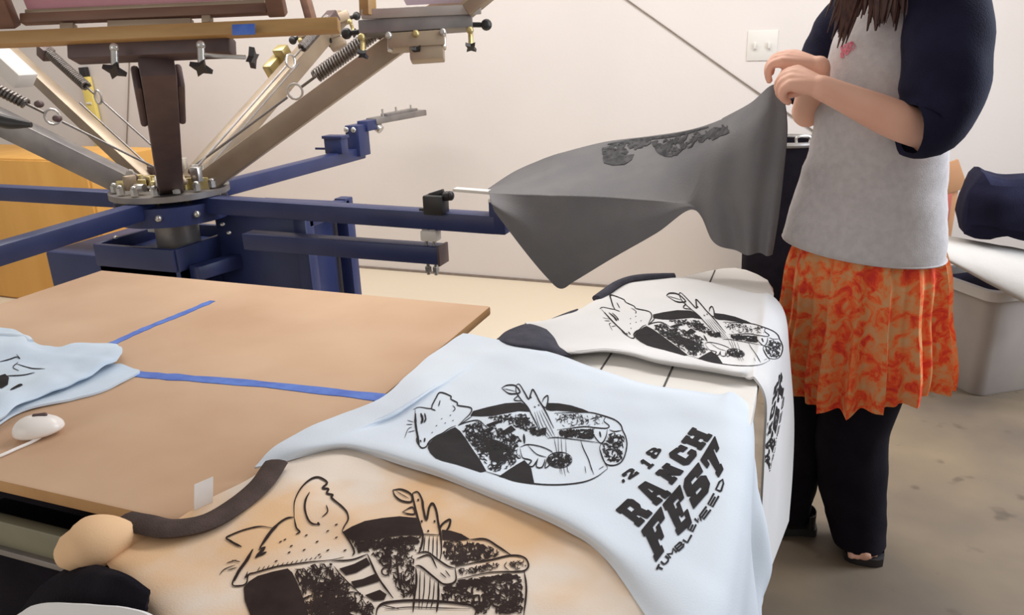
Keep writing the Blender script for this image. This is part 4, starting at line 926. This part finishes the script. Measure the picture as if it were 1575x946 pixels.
cols = [crease(c) if k < 8 else plain(c) for k, c in enumerate(cols)]
GG = sheet(cols, 120, 90, .0)
for i in range(120):
    for j in range(90):
        k = i/119; w = max(0, k-.55)/.45
        GG[i][j] = GG[i][j]+Vector((0, .014*math.sin(i*.46+j*.02)*w*(.3+j/90), 0))
build('shirt_body', sheet_bm(GG, .003), 'grey_cotton', g)
# the back panel of the shirt, hidden behind the front
gb = [[p+Vector((0, .035+.02*(2 < k < 9), .0)) for k, p in enumerate(c)] for c in cols[8:]]
build('back_panel', sheet_bm(sheet(gb, 30, 30), .003), 'grey_cotton', g)
D = Decal(bvh_of(GG), lambda p: (p[0]/2.7037+720, p[1]/2.7037+100), .0015)
D.fill([(560, 385), (590, 370), (640, 375), (690, 372), (680, 395), (650, 415), (600, 418), (565, 408)]); D.scribble([(545, 340), (700, 310), (790, 300), (760, 330), (640, 372), (560, 385)], 46, 9, 26, 3)
D.scribble([(760, 320), (860, 300), (1080, 240), (1090, 290), (960, 320), (870, 375), (800, 385)], 70, 9, 30, 4)
D.line([(580, 330), (700, 312), (860, 292), (1000, 258)], 9); D.line([(775, 320), (800, 360), (850, 378)], 18); D.line([(930, 300), (1040, 290), (1085, 280)], 10)
D.build('printed_design', 'faded_ink', g)

# ------------------------------------------------------------------ person
BYC = 1.98
per = thing('person', 'person in grey raglan shirt, orange skirt and black trousers holding up the dark grey shirt', 'person', (.15, 1.98, 0))
def ring_pts(l, r, depth, n=40, ph=0, fn=None):
    c = (l+r)/2; ex = (r-l)/2; ey = Vector((-ex.y, ex.x, 0)).normalized()*depth
    out = []
    for k in range(n):
        a = 2*math.pi*k/n; m_ = fn(a) if fn else 1
        ca, sa = math.cos(a), math.sin(a)
        out.append(c+ex*ca*m_+ey*sa*m_)
    return out
# body: limbs, trunk, neck, head and hands, fused to one surface
bd = BM()
def limb(path, rad, n=24, seg=18, flat=1): add_tube(bd, path, rad, seg, n, flat=flat, round_ends=True)
hipL, hipR = W(.195, 1.96, .74), W(.10, 2.02, .74)
limb([W(.15, 1.99, .62), W(.15, 1.99, .80), W(.145, 1.99, .95), W(.14, 1.985, 1.1), W(.14, 1.98, 1.24), W(.145, 1.975, 1.33)], [.115, .13, .115, .12, .115, .07])
limb([hipL, py(1312, 660, 1.95), py(1320, 815, 1.945)], [.082, .055, .038]); limb([hipR, W(.075, 2.035, .42), W(.050, 2.0, .10)], [.082, .055, .038])
shL, shR = W(.235, 1.885, 1.30), W(.06, 2.08, 1.31)
limb([shL, W(.14, 1.97, 1.33), shR], [.05, .06, .05])
elL = py(1432, 208, 1.80); wrL = py(1262, 134, 1.70)
limb([shL, shL.lerp(elL, .5), elL], [.052, .046, .040]); limb([elL, elL.lerp(wrL, .35), elL.lerp(wrL, .8), wrL], [.034, .038, .028, .024])
elR = W(-.01, 2.06, 1.12); wrR = py(1258, 104, 1.82)
limb([shR, elR], [.046, .038]); limb([elR, elR.lerp(wrR, .5), wrR], [.038, .034, .025])
# hands gripping the shirt's hem
def hand(wr, kn, fingers, thumb, r=.0095):
    cen = sum(kn, Vector())/4
    for k in kn: add_tube(bd, [wr, wr.lerp(k, .55), k], [.020, .016, .012], 12, 12, round_ends=True)
    for k, f in zip(kn, fingers): add_tube(bd, [k]+f, [.0115]+[r, r*.92, r*.78][:len(f)], 12, 16, round_ends=True)
    add_tube(bd, thumb, [.014, .011, .009], 12, 14, round_ends=True)
P = lambda u, v, y: py(u, v, y)
hand(wrL, [P(1226, 108, 1.735), P(1219, 114, 1.715), P(1215, 122, 1.698), P(1215, 131, 1.685)],
     [[P(1209, 112, 1.735), P(1199, 124, 1.75), P(1200, 139, 1.76)], [P(1203, 119, 1.715), P(1196, 132, 1.73), P(1201, 147, 1.745)], [P(1202, 128, 1.70), P(1198, 142, 1.715), P(1206, 153, 1.73)], [P(1205, 138, 1.688), P(1204, 149, 1.70), P(1212, 157, 1.715)]],
     [P(1248, 130, 1.72), P(1228, 140, 1.745), P(1212, 146, 1.762)])
hand(wrR, [P(1222, 84, 1.84), P(1214, 86, 1.82), P(1207, 90, 1.80), P(1202, 96, 1.785)],
     [[P(1204, 84, 1.84), P(1190, 94, 1.835), P(1186, 112, 1.82)], [P(1196, 86, 1.82), P(1184, 98, 1.815), P(1182, 116, 1.81)], [P(1190, 92, 1.80), P(1181, 104, 1.795), P(1181, 120, 1.795)], [P(1188, 99, 1.785), P(1181, 110, 1.783), P(1183, 124, 1.785)]],
     [P(1245, 100, 1.81), P(1228, 108, 1.80), P(1206, 112, 1.795)], .009)
# neck and head, bowed towards the hands
hcn = W(.085, 1.915, 1.53); fdir = Vector((-.78, -.56, -.28)).normalized(); side = fdir.cross(W(0, 0, 1)).normalized(); upv = side.cross(fdir).normalized()
limb([W(.145, 1.975, 1.32), W(.125, 1.955, 1.40), hcn+W(.02, .015, -.04)], [.055, .050, .052])
def hp(f, s_, u_): return hcn+fdir*f+side*s_+upv*u_
t = bmesh.new(); bmesh.ops.create_uvsphere(t, u_segments=32, v_segments=24, radius=1)
def hfn(p):
    f, s_, u_ = p.x*.095, p.y*.075, p.z*.115
    if u_ < 0: f += -.010*p.z*(1 if p.x > 0 else -2); s_ *= 1+.22*p.z
    return hp(f, s_, u_)
merge(bd, t, hfn)
add_tube(bd, [hp(.088, 0, .03), hp(.104, 0, .0), hp(.112, 0, -.018), hp(.095, 0, -.026)], [.008, .011, .014, .011], 12, 12, round_ends=True)
add_ball(bd, hp(.078, 0, -.085), .022)
for sg in (-1, 1): add_tube(bd, [hp(0, sg*.074, .02), hp(-.012, sg*.080, 0), hp(-.004, sg*.075, -.03)], [.012, .014, .008], 10, 8, round_ends=True)
# bare feet in the shoes
ftL, ftR = pz(1328, 862, .02), W(.0, 1.985, .02)
limb([py(1320, 815, 1.945), py(1322, 838, 1.93), ftL+W(0, .02, .012)], [.038, .034, .024], flat=.9); limb([W(.050, 2.0, .09), W(.045, 2.0, .05), W(.0, 1.985, .04)], [.038, .034, .024], flat=.9)
for k in range(5):
    c = pz(1309+k*9.2, 855-abs(k-1.6)*1.2, .026); add_tube(bd, [c+W(0, .035, .006), c+W(0, -.004, 0)], [.010, .0095-.0007*k], 10, 6, round_ends=True)
body = build('body', bd, 'skin', per)
md_ = body.modifiers.new('r', 'REMESH'); md_.mode = 'VOXEL'; md_.voxel_size = .0036; md_.use_smooth_shade = True
sm_ = body.modifiers.new('s', 'SMOOTH'); sm_.factor = .5; sm_.iterations = 3
dg = bpy.context.evaluated_depsgraph_get(); me2 = bpy.data.meshes.new_from_object(body.evaluated_get(dg)); old = body.data
body.modifiers.clear(); body.data = me2; me2.name = 'body'
if not me2.materials: me2.materials.append(MT['skin'])
for p in me2.polygons: p.use_smooth = True
# eyes, brows and lips
for sg in (-1, 1):
    b = BM(); add_ball(b, hp(.083, sg*.032, .018), .012, seg=14); ey = build('eye', b, 'eye', body)
    b = BM(); add_ball(b, hp(.0915, sg*.033, .017), .0055, seg=10); build('iris', b, 'hair', ey)
    b = BM(); add_tube(b, [hp(.088, sg*.015, .040), hp(.091, sg*.034, .046), hp(.078, sg*.052, .040)], [.003, .004, .002], 8, 10); build('eyebrow', b, 'hair', body)
b = BM(); add_tube(b, [hp(.084, -.022, -.053), hp(.096, 0, -.052), hp(.084, .022, -.053)], [.003, .007, .003], 10, 12, round_ends=True); build('lips', b, 'lip', body)
# hair: cap and long locks falling over the chest
b = BM(); t = bmesh.new(); bmesh.ops.create_uvsphere(t, u_segments=30, v_segments=20, radius=1)
def cfn(p):
    f = p.x*.104-.012; f = min(f, .05+.05*max(0, p.z)); return hp(f, p.y*.086, p.z*.124+.012)
merge(b, t, cfn)
rnd = random.Random(4)
def lock(u1, v1, y1, s0, f0, r0=.014, mid=None):
    a_ = hp(f0, s0, .03); e_ = py(u1, v1, y1); m_ = a_.lerp(e_, .5)+Vector((rnd.uniform(-.015, .015), -.015, rnd.uniform(-.01, .01)))
    add_tube(b, [a_, m_, a_.lerp(e_, .8), e_], [r0, r0*1.1, r0*.7, r0*.1], 8, 18)
    for q_ in range(3):
        o_ = Vector((rnd.uniform(-1, 1), rnd.uniform(-.5, .5), rnd.uniform(-.6, 1)))*.016; add_tube(b, [a_+o_*.5, m_+o_, a_.lerp(e_, .8)+o_, e_+o_*.9+W(-.004, 0, -.006)], [r0*.5, r0*.5, r0*.3, r0*.06], 6, 16)
for uu, vv, yy, f0 in ((1284, 42, 1.86, .04), (1279, 36, 1.86, .05), (1290, 58, 1.86, .04), (1296, 52, 1.855, .035), (1304, 40, 1.85, .03), (1312, 26, 1.85, .03), (1300, 24, 1.86, .04), (1322, 18, 1.85, .03), (1335, 30, 1.845, .02), (1348, 52, 1.84, .02), (1340, 58, 1.84, .01), (1360, 48, 1.83, .01), (1375, 38, 1.83, .0), (1388, 24, 1.825, .0), (1400, 14, 1.82, -.01), (1368, 22, 1.83, 0), (1352, 20, 1.84, .01), (1410, 6, 1.82, -.02), (1395, 4, 1.83, -.02), (1330, 10, 1.85, .02)):
    lock(uu+rnd.uniform(-7, 7), vv+rnd.uniform(-12, 8), yy, (-.062 if side.dot(W(0, -1, 0)) < 0 else .062)*rnd.uniform(.8, 1.15), f0+rnd.uniform(-.01, .01), rnd.uniform(.013, .02))
for k in range(10): 
    a_ = hp(-.07, (k/9-.5)*.14, .0); add_tube(b, [a_, a_+W(.03, .02, -.09), a_+W(.05, .02, -.20)], [.02, .02, .005], 8, 14)
build('hair', b, 'hair', per)
# shirt trunk
sp = lambda l, r, yl=2.02, yr=1.94: (py(l[0], l[1], yl), py(r[0], r[1], yr))
prof = [((1207, 358), (1455, 403), .145), ((1207, 352), (1456, 396), .15), ((1222, 302), (1457, 340), .145), ((1238, 252), (1457, 280), .14), ((1252, 205), (1459, 232), .14), ((1258, 165), (1462, 190), .14), ((1264, 130), (1466, 150), .135),
        ((1276, 92), (1470, 108), .13), ((1292, 48), (1474, 62), .12), ((1312, 16), (1476, 20), .105), ((1335, -6), (1466, -10), .085), ((1352, -22), (1440, -26), .06)]
b = BM(); rings = []
for l, r, dep in prof:
    L_, R_ = sp(l, r); zc = (L_.z+R_.z)/2
    rings.append(ring_pts(L_, R_, dep, 48))
dense = [[None]*48 for _ in range(45)]
for j in range(48):
    q = cr([r[j] for r in rings], 45)
    for i in range(45): dense[i][j] = q[i]
for i in range(45):
    for j in range(48):
        k = i/44; p = dense[i][j]
        amp = .010*min(1, k*4)*(1-.4*k); dense[i][j] = p+Vector((noise.noise(Vector((p.x*6+p.z*5, p.y*6, p.z*20))), noise.noise(Vector((p.x*6+5+p.z*5, p.y*6, p.z*20))), 0))*amp
add_rings(b, dense, cap=False)
inner = [[p.lerp(sum(r, Vector())/48, .03) for p in r] for r in dense]
add_rings(b, [dense[0], [p-W(0, 0, .004) for p in inner[0]], inner[0]], cap=False)
ts = build('shirt', b, 'heather', per)
# hem seam line and chest print
b = BM(); rr = dense[1]; add_tube(b, [p.lerp(sum(rr, Vector())/48, -.004) for p in rr]+[rr[0].lerp(sum(rr, Vector())/48, -.004)], .0025, 6); build('hem', b, 'heather', ts)
vs = [tuple(p) for r in dense for p in r]; fs = [(i*48+j, i*48+(j+1) % 48, (i+1)*48+(j+1) % 48, (i+1)*48+j) for i in range(44) for j in range(48)]
D = Decal(BVHTree.FromPolygons(vs, fs), lambda p: (p[0]/3.62+1140, p[1]/3.62), .002); D.maxe = 10
D.scribble([(555, 255), (590, 235), (625, 230), (610, 290), (580, 320), (555, 330)], 26, 7, 14, 3); D.line([(560, 250), (565, 300), (560, 325)], 7); D.line([(590, 240), (600, 280), (585, 310)], 6); D.line([(620, 235), (632, 262), (615, 285)], 5)
D.build('chest_print', 'red_ink', ts)
# raglan sleeves, elbow length
def sleeve(path, rad, n=30, name='sleeve', wr=.006, seed=0):
    b = BM(); P_ = cr(path, n); R_ = [v.x for v in cr([Vector((r, 0, 0)) for r in rad], n)]; rings = []; u_ = None
    for i, p in enumerate(P_):
        d_ = (P_[min(i+1, n-1)]-P_[max(i-1, 0)]).normalized()
        if u_ is None: _, s2, u_ = frame_from(d_, Vector((0, 1, 0)))
        u_ = (u_-d_*u_.dot(d_)).normalized(); s2 = d_.cross(u_)
        rings.append([p+(s2*math.cos(a_)+u_*math.sin(a_))*(R_[i]+wr*noise.noise(Vector((math.cos(a_)*1.5+seed, math.sin(a_)*1.5, i*.28)))) for a_ in [2*math.pi*k/28 for k in range(28)]])
    e_ = P_[-1]-P_[-2]; inn = [q.lerp(P_[-1], .12)-e_*.8 for q in rings[-1]]
    rings.append(inn); add_rings(b, rings, cap=False)
    return build(name, b, 'navy_cotton', per, label='navy elbow-length sleeve')
sleeve([py(1425, -52, 1.93), py(1448, -12, 1.87), py(1456, 45, 1.83), py(1454, 110, 1.80), py(1447, 158, 1.79), py(1430, 192, 1.78), py(1396, 198, 1.762)], [.05, .070, .080, .082, .076, .066, .056], seed=2)
sleeve([W(.10, 2.02, 1.37), W(.055, 2.09, 1.30), W(.02, 2.09, 1.22), W(-.005, 2.07, 1.13)], [.05, .07, .066, .056], seed=5)
# cuff dark edge on the far wrist
# skirt with pleats
b = BM(); rows = 26; NS = 300; rings = []
sk = [(pz(1192, 372, .81), pz(1452, 392, .80)), ]
for i in range(rows):
    k = i/(rows-1); z = .82-.362*k
    w_ = .158+.034*min(1, k*1.7)+.006*math.sin(k*9)
    cx0, cy0 = .148+.012*k, 1.985
    ring = []
    for j in range(NS):
        a_ = 2*math.pi*j/NS
        q_ = a_*15+1.3*math.sin(a_*4)+.5*math.sin(a_*7+1); pl = (1-2*abs(math.sin(q_*.5))**.7)*.65+.35*math.sin(a_*23+2)
        amp = .008+.022*k
        rr_ = w_*(1+.03*math.sin(a_*3+1))+amp*pl
        zz = z-(.018*math.sin(a_*2-.6)+.005*pl)*k
        ring.append(W(cx0+rr_*math.cos(a_)*1.0, cy0+rr_*math.sin(a_)*.86, zz))
    rings.append(ring)
add_rings(b, rings, cap=False)
add_rings(b, [rings[-1], [p.lerp(W(.16, 1.985, p.z), .05)+W(0, 0, .003) for p in rings[-1]], [p.lerp(W(.16, 1.985, p.z), .06) for p in rings[-3]]], cap=False)
build('skirt', b, 'skirt', per, label='red and orange paisley pleated skirt')
# wide black trousers
def leg(path, rad, seed, parent=per):
    b = BM(); n = 40; P_ = cr(path, n); R_ = cr([Vector((r[0], r[1], 0)) for r in rad], n); rings = []
    for i, p in enumerate(P_):
        rings.append([p+W(math.cos(a_)*(R_[i].x+.005*noise.noise(Vector((math.cos(a_)*2+seed, math.sin(a_)*2, i*.22)))), math.sin(a_)*(R_[i].y+.005*noise.noise(Vector((math.cos(a_)*2+seed+9, math.sin(a_)*2, i*.22)))), 0) for a_ in [2*math.pi*k/36 for k in range(36)]])
    rings.append([q.lerp(P_[-1], .08)+W(0, 0, .01) for q in rings[-1]])
    return rings
b = BM()
r1 = leg([W(.19, 1.965, .80), W(.195, 1.955, .56), py(1312, 660, 1.95), py(1310, 740, 1.95), py(1315, 790, 1.945), py(1320, 828, 1.94)], [(.09, .10), (.09, .09), (.088, .085), (.084, .08), (.076, .078), (.066, .078)], 1)
r2 = leg([W(.11, 2.02, .80), W(.085, 2.03, .56), W(.066, 2.02, .36), W(.056, 2.005, .2), W(.050, 2.0, .10), W(.046, 2.0, .040)], [(.09, .10), (.085, .09), (.074, .080), (.056, .07), (.046, .062), (.046, .06)], 4)
add_rings(b, r1, cap=False); add_rings(b, r2, cap=False); build('trousers', b, 'black_cotton', per)
# open toed black shoes
def shoe(toe, heel, name='shoe'):
    toe = Vector(toe); heel = Vector(heel); d_ = toe-heel; d_.z = 0; Ln = d_.length; d_.normalize(); s2 = Vector((-d_.y, d_.x, 0))
    b = BM(); out = []
    prof_ = [(0, .020), (.04, .030), (.3, .032), (.6, .042), (.82, .049), (.94, .045), (.985, .032), (1.0, .016)]
    left = [heel+d_*Ln*k+s2*w for k, w in prof_]; rightp = [heel+d_*Ln*k-s2*w for k, w in prof_][::-1]
    poly = [W(p.x, p.y, .001) for p in left+rightp]; add_prism(b, poly, W(0, 0, .022)); so = build(name, b, 'black_plastic', per)
    b = BM(); rings = []
    for k, w, h in ((.50, .042, .072), (.60, .045, .064), (.72, .048, .054), (.80, .049, .047)):
        c = heel+d_*Ln*k; rings.append([W(c.x, c.y, .020)+s2*w*math.cos(a_)+W(0, 0, h*math.sin(a_)) for a_ in [math.pi*j/14 for j in range(15)]])
    add_rings(b, rings, cap=False, closed=False)
    for f in list(b.faces): pass
    add_rings(b, [[p+W(0, 0, -.003) for p in r] for r in rings], cap=False, closed=False)
    build('toe_strap', b, 'black_plastic', so)
    b = BM(); rings = []
    for j in range(13):
        a_ = math.pi*j/12; c = heel+d_*Ln*.16; rim = c+s2*.036*math.cos(a_)-d_*Ln*.14*math.sin(a_); rings.append([W(rim.x, rim.y, .02), W(rim.x, rim.y, .065), W(rim.x*.92+c.x*.08, rim.y*.92+c.y*.08, .065), W(rim.x*.92+c.x*.08, rim.y*.92+c.y*.08, .02)])
    add_rings(b, rings); build('heel_counter', b, 'black_plastic', so)
shoe(pz(1328, 871, 0), pz(1322, 803, 0)); shoe((-.05, 1.965, 0), pz(1254, 817, 0))

# ------------------------------------------------------------------ right side: tote, batting, garments, carton
def slab_axes(d): 
    d = Vector((d.x, d.y, 0)).normalized(); return d, Vector((-d.y, d.x, 0)), W(0, 0, 1)
k0 = W(.659, 3.039, 0); dA = Vector((.181, .126, 0)).normalized(); dB = Vector((-.126, .181, 0)).normalized()
LA, LB, HB = .50, .26, .42
bn = thing('storage_tote', 'grey plastic storage tote on the floor behind the skirt', 'storage bin', k0+dA*LA/2+dB*LB/2)
b = BM()
def tote_ring(z, g_, n=6):
    out = []
    cs_ = [(LA+g_, LB+g_, 0), (-g_, LB+g_, 90), (-g_, -g_, 180), (LA+g_, -g_, 270)]; r_ = .045
    for x, y, a0_ in cs_:
        cx1 = x-r_ if a0_ in (0, 270) else x+r_; cy1 = y-r_ if a0_ in (0, 90) else y+r_
        for j in range(n):
            a_ = math.radians(a0_+90*j/(n-1)); out.append(k0+dA*(cx1+r_*math.cos(a_))+dB*(cy1+r_*math.sin(a_))+W(0, 0, z))
    return out
add_rings(b, [tote_ring(0.0, -.005), tote_ring(.01, .0), tote_ring(HB*.6, .02), tote_ring(HB, .032), tote_ring(HB, .026), tote_ring(.03, -.004)]); build('tote_body', b, 'tote', bn)
b = BM(); add_rings(b, [tote_ring(HB-.03, .032), tote_ring(HB-.03, .05), tote_ring(HB+.006, .05), tote_ring(HB+.006, .028), tote_ring(HB-.03, .028)], cap=False); build('rim', b, 'tote_rim', bn)
gd = thing('folded_garment', 'dark folded garment lying inside the grey storage tote', 'clothing', k0+dA*LA/2+dB*LB/2+W(0, 0, .03))
b = BM(); add_rings(b, [tote_ring(.035, -.03), tote_ring(.2, -.02), tote_ring(HB-.02, -.0), tote_ring(HB+.0, -.05)]); build('garment_fold', b, 'navy_cotton', gd)
# white batting across the tote
wb = thing('white_batting', 'thick white roll of batting lying across the grey tote', 'fabric', k0+dA*.2+dB*.1+W(0, 0, HB))
colsB = []
for f_ in [k/8 for k in range(9)]:
    lt = Vector((1420+f_*220, 358+f_*38, 0)); lb_ = Vector((1430+f_*215, 388+f_*118, 0))
    c_ = [py(lt.x, lt.y, 3.16), py(lt.x-2, lt.y+6, 3.06), py(lt.x*.7+lb_.x*.3, lt.y*.7+lb_.y*.3, 2.99), py(lt.x*.35+lb_.x*.65, lt.y*.35+lb_.y*.65, 2.94), py(lb_.x, lb_.y, 2.93), py(lb_.x+2, lb_.y-3, 2.99)]
    colsB.append(c_)
build('batting_roll', sheet_bm(sheet(colsB, 40, 30, .004, 8, 3), .02), 'white_cloth', wb)
# navy garment heap on the batting
nv = thing('folded_garments', 'navy garments heaped on the white batting against the wall', 'clothing', py(1535, 330, 3.15))
b = BM()
xs = [(1478, 362, 3.10), (1575, 372, 3.10), (1640, 372, 3.12)]
base_l = [(1482, 360), (1478, 340), (1484, 312), (1492, 290), (1500, 276), (1512, 266), (1524, 272), (1550, 276), (1580, 276), (1640, 280), (1660, 380), (1575, 370), (1550, 364), (1525, 369), (1500, 365)]
front = [py(u_, v_, 3.08) for u_, v_ in base_l]
cen_ = sum(front, Vector())/len(front)
rings = [[cen_.lerp(p, .05)+W(0, -.045, 0) for p in front], [cen_.lerp(p, .55)+W(0, -.04, 0) for p in front], [cen_.lerp(p, .88)+W(0, -.02, 0) for p in front], front, [p+W(0, .10, 0) for p in front], [cen_.lerp(p, .9)+W(0, .2, 0) for p in front]]
add_rings(b, rings)
bmesh.ops.subdivide_edges(b, edges=b.edges[:], cuts=2, use_grid_fill=True)
for v_ in b.verts: v_.co += Vector((noise.noise(v_.co*13), noise.noise(v_.co*13+W(3, 0, 0)), noise.noise(v_.co*13+W(0, 5, 0))))*.008
build('garment_pile', b, 'navy_cotton', nv)
b = BM(); fl = [[py(u_, v_, y_) for u_, v_, y_ in c] for c in ([(1500, 282, 3.03), (1490, 305, 3.025), (1486, 345, 3.03)], [(1540, 290, 3.01), (1535, 315, 3.0), (1535, 352, 3.02)], [(1590, 290, 3.02), (1590, 318, 3.01), (1590, 360, 3.02)])]
build('folded_sleeve', sheet_bm(sheet(fl, 20, 16, .006, 12, 7), .012), 'navy_cotton', nv)
# cardboard carton behind the person
ct = thing('cardboard_carton', 'small brown cardboard carton on the floor between the person and navy garments', 'box', (.5, 3.42, 0))
cp = py(1470, 322, 3.38)
b = BM(); add_box(b, (.47, 3.56, .345), (.20, .16, .69), bev=.004); build('carton_body', b, 'card', ct)
b = BM(); add_box(b, (.53, 3.48, .74), (.10, .012, .12), (Vector((.9, 0, .4)).normalized(), W(0, 1, 0), Vector((-.4, 0, .9)).normalized()), bev=.002); build('carton_flap', b, 'card', ct)
b = BM(); add_box(b, (.525, 3.477, .60), (.05, .004, .16), bev=.001); build('printed_panel', b, 'tape_edge', ct)

# ------------------------------------------------------------------ along the back wall
tr = thing('trash_can', 'tall black trash can with steel rim behind the dark grey shirt', 'trash can', (-.13, 3.72, 0))
b = BM(); tcx, tcy = -.10, 3.70
zr = py(1225, 222, 3.58).z
prof2 = [(0, .13), (.02, .145), (.4, .155), (zr-.02, .165), (zr, .172), (zr, .158), (.1, .14)]
rings = [[W(tcx+r_*math.cos(a_), tcy+r_*math.sin(a_), z_) for a_ in [2*math.pi*k/40 for k in range(40)]] for z_, r_ in prof2]
add_rings(b, rings); build('can_body', b, 'black_cotton', tr)
b = BM(); add_tube(b, [W(tcx+.168*math.cos(a_), tcy+.168*math.sin(a_), zr) for a_ in [2*math.pi*k/40 for k in range(41)]], .012, 8); build('rim', b, 'grey_tube', tr)
b = BM(); hpt = [W(tcx+.05, tcy-.15, zr), W(tcx+.05, tcy-.155, zr+.035), W(tcx+.10, tcy-.13, zr+.035), W(tcx+.10, tcy-.13, zr)]; add_tube(b, hpt, .006, 8, 16); build('handle', b, 'chrome', tr)

sw = thing('light_switch', 'faint pale double switch plate on the cream back wall', 'light switch', py(1172, 70, WY-.005))
c = py(1172, 70, WY-.004)
b = BM(); add_box(b, c+W(0, .002, 0), (.135, .005, .135), bev=.002); pl_ = build('switch_plate', b, 'plate', sw)
for dx in (-.032, .032):
    b = BM(); add_box(b, c+W(dx, -.006, 0), (.012, .012, .028), bev=.002); build('toggle', b, 'toggle', pl_)
b = BM(); pts = [py(u_, v_, WY-.006) for u_, v_ in ((930, -24), (965, 0), (1040, 53), (1120, 110), (1180, 152), (1250, 200), (1330, 258))]; add_tube(b, pts, .0032, 8, 40)
tag(build('wall_cable', b, 'cable', origin=pts[2]), 'thin dark cable running diagonally down the cream back wall', 'cable')
b = BM(); pts = [py(u_, v_, WY-.006) for u_, v_ in ((199, 60), (198, 120), (196, 180), (194, 240), (194, 300))]; add_tube(b, pts, .0035, 8, 30)
tag(build('hanging_cord', b, 'cable', origin=pts[2]), 'thin grey cord hanging on the wall left of the press column', 'cord')
lv = thing('spirit_level', 'yellow spirit level with black end cap hanging on the back wall', 'level', py(140, 160, WY-.02))
lt, lb_ = py(131, 118, WY-.025), py(151, 232, WY-.025); lb_.x = lt.x+.02
b = BM(); add_bar(b, lt, lb_, .03, .075, Vector((1, 0, 0)), bev=.004); lvb = build('level_body', b, 'yellow', lv)
b = BM(); dd = (lt-lb_).normalized(); add_bar(b, lt, lt+dd*.06, .034, .055, Vector((1, 0, 0)), bev=.004); build('end_cap', b, 'black_plastic', lv)
for k in (.35, .7):
    b = BM(); c = lt.lerp(lb_, k)+W(0, -.016, 0); add_cyl(b, c-W(.02, 0, 0), c+W(.02, 0, 0), .008, 10); build('vial', b, 'plate', lvb)
# orange plywood cabinet behind the press
ob = thing('storage_cabinet', 'orange plywood cabinet standing behind the left of the press', 'cabinet', (-4.2, 3.2, 0))
xr = py(145, 300, 2.95).x; zt_ = .80
b = BM(); add_box(b, (xr-.7, 3.2, zt_/2), (1.4, .5, zt_), bev=.006); build('cabinet_body', b, 'orange_wood', ob)
b = BM(); add_box(b, (xr-.7, 2.945, zt_/2), (1.37, .012, zt_-.02), bev=.002); build('door', b, 'orange_wood', ob)

# ------------------------------------------------------------------ light
w = bpy.data.worlds.new('World'); scn.world = w; w.use_nodes = True
w.node_tree.nodes['Background'].inputs[0].default_value = (1.0, .95, .90, 1); w.node_tree.nodes['Background'].inputs[1].default_value = .38
def area(name, loc, to, size, power, color, spread=0):
    l = bpy.data.lights.new(name, 'AREA'); l.shape = 'RECTANGLE'; l.size, l.size_y = size; l.energy = power; l.color = color
    if spread: l.spread = math.radians(spread)
    o = bpy.data.objects.new(name, l); COL.objects.link(o); o.location = loc
    o.rotation_euler = (Vector(to)-Vector(loc)).to_track_quat('-Z', 'Y').to_euler(); return o
area('ceiling_lamp', (-1.3, 2.75, 2.75), (-1.3, 2.75, 0), (5.5, .5), 98, (1.0, .96, .915))
area('fill_behind', (-2.2, -2.6, 1.9), (-1.6, 3, 1.3), (3.2, 1.8), 26, (1.0, .95, .90))  # added fill light behind the camera, no window known there
area('doorway_daylight', (1.75, 2.65, 1.55), (.1, 1.85, .9), (.9, 1.6), 52, (.80, .89, 1.0))
scn.view_settings.view_transform = 'Standard'; scn.view_settings.look = 'None'; scn.view_settings.gamma = 1; scn.view_settings.exposure = .14
scn.view_settings.use_curve_mapping = False
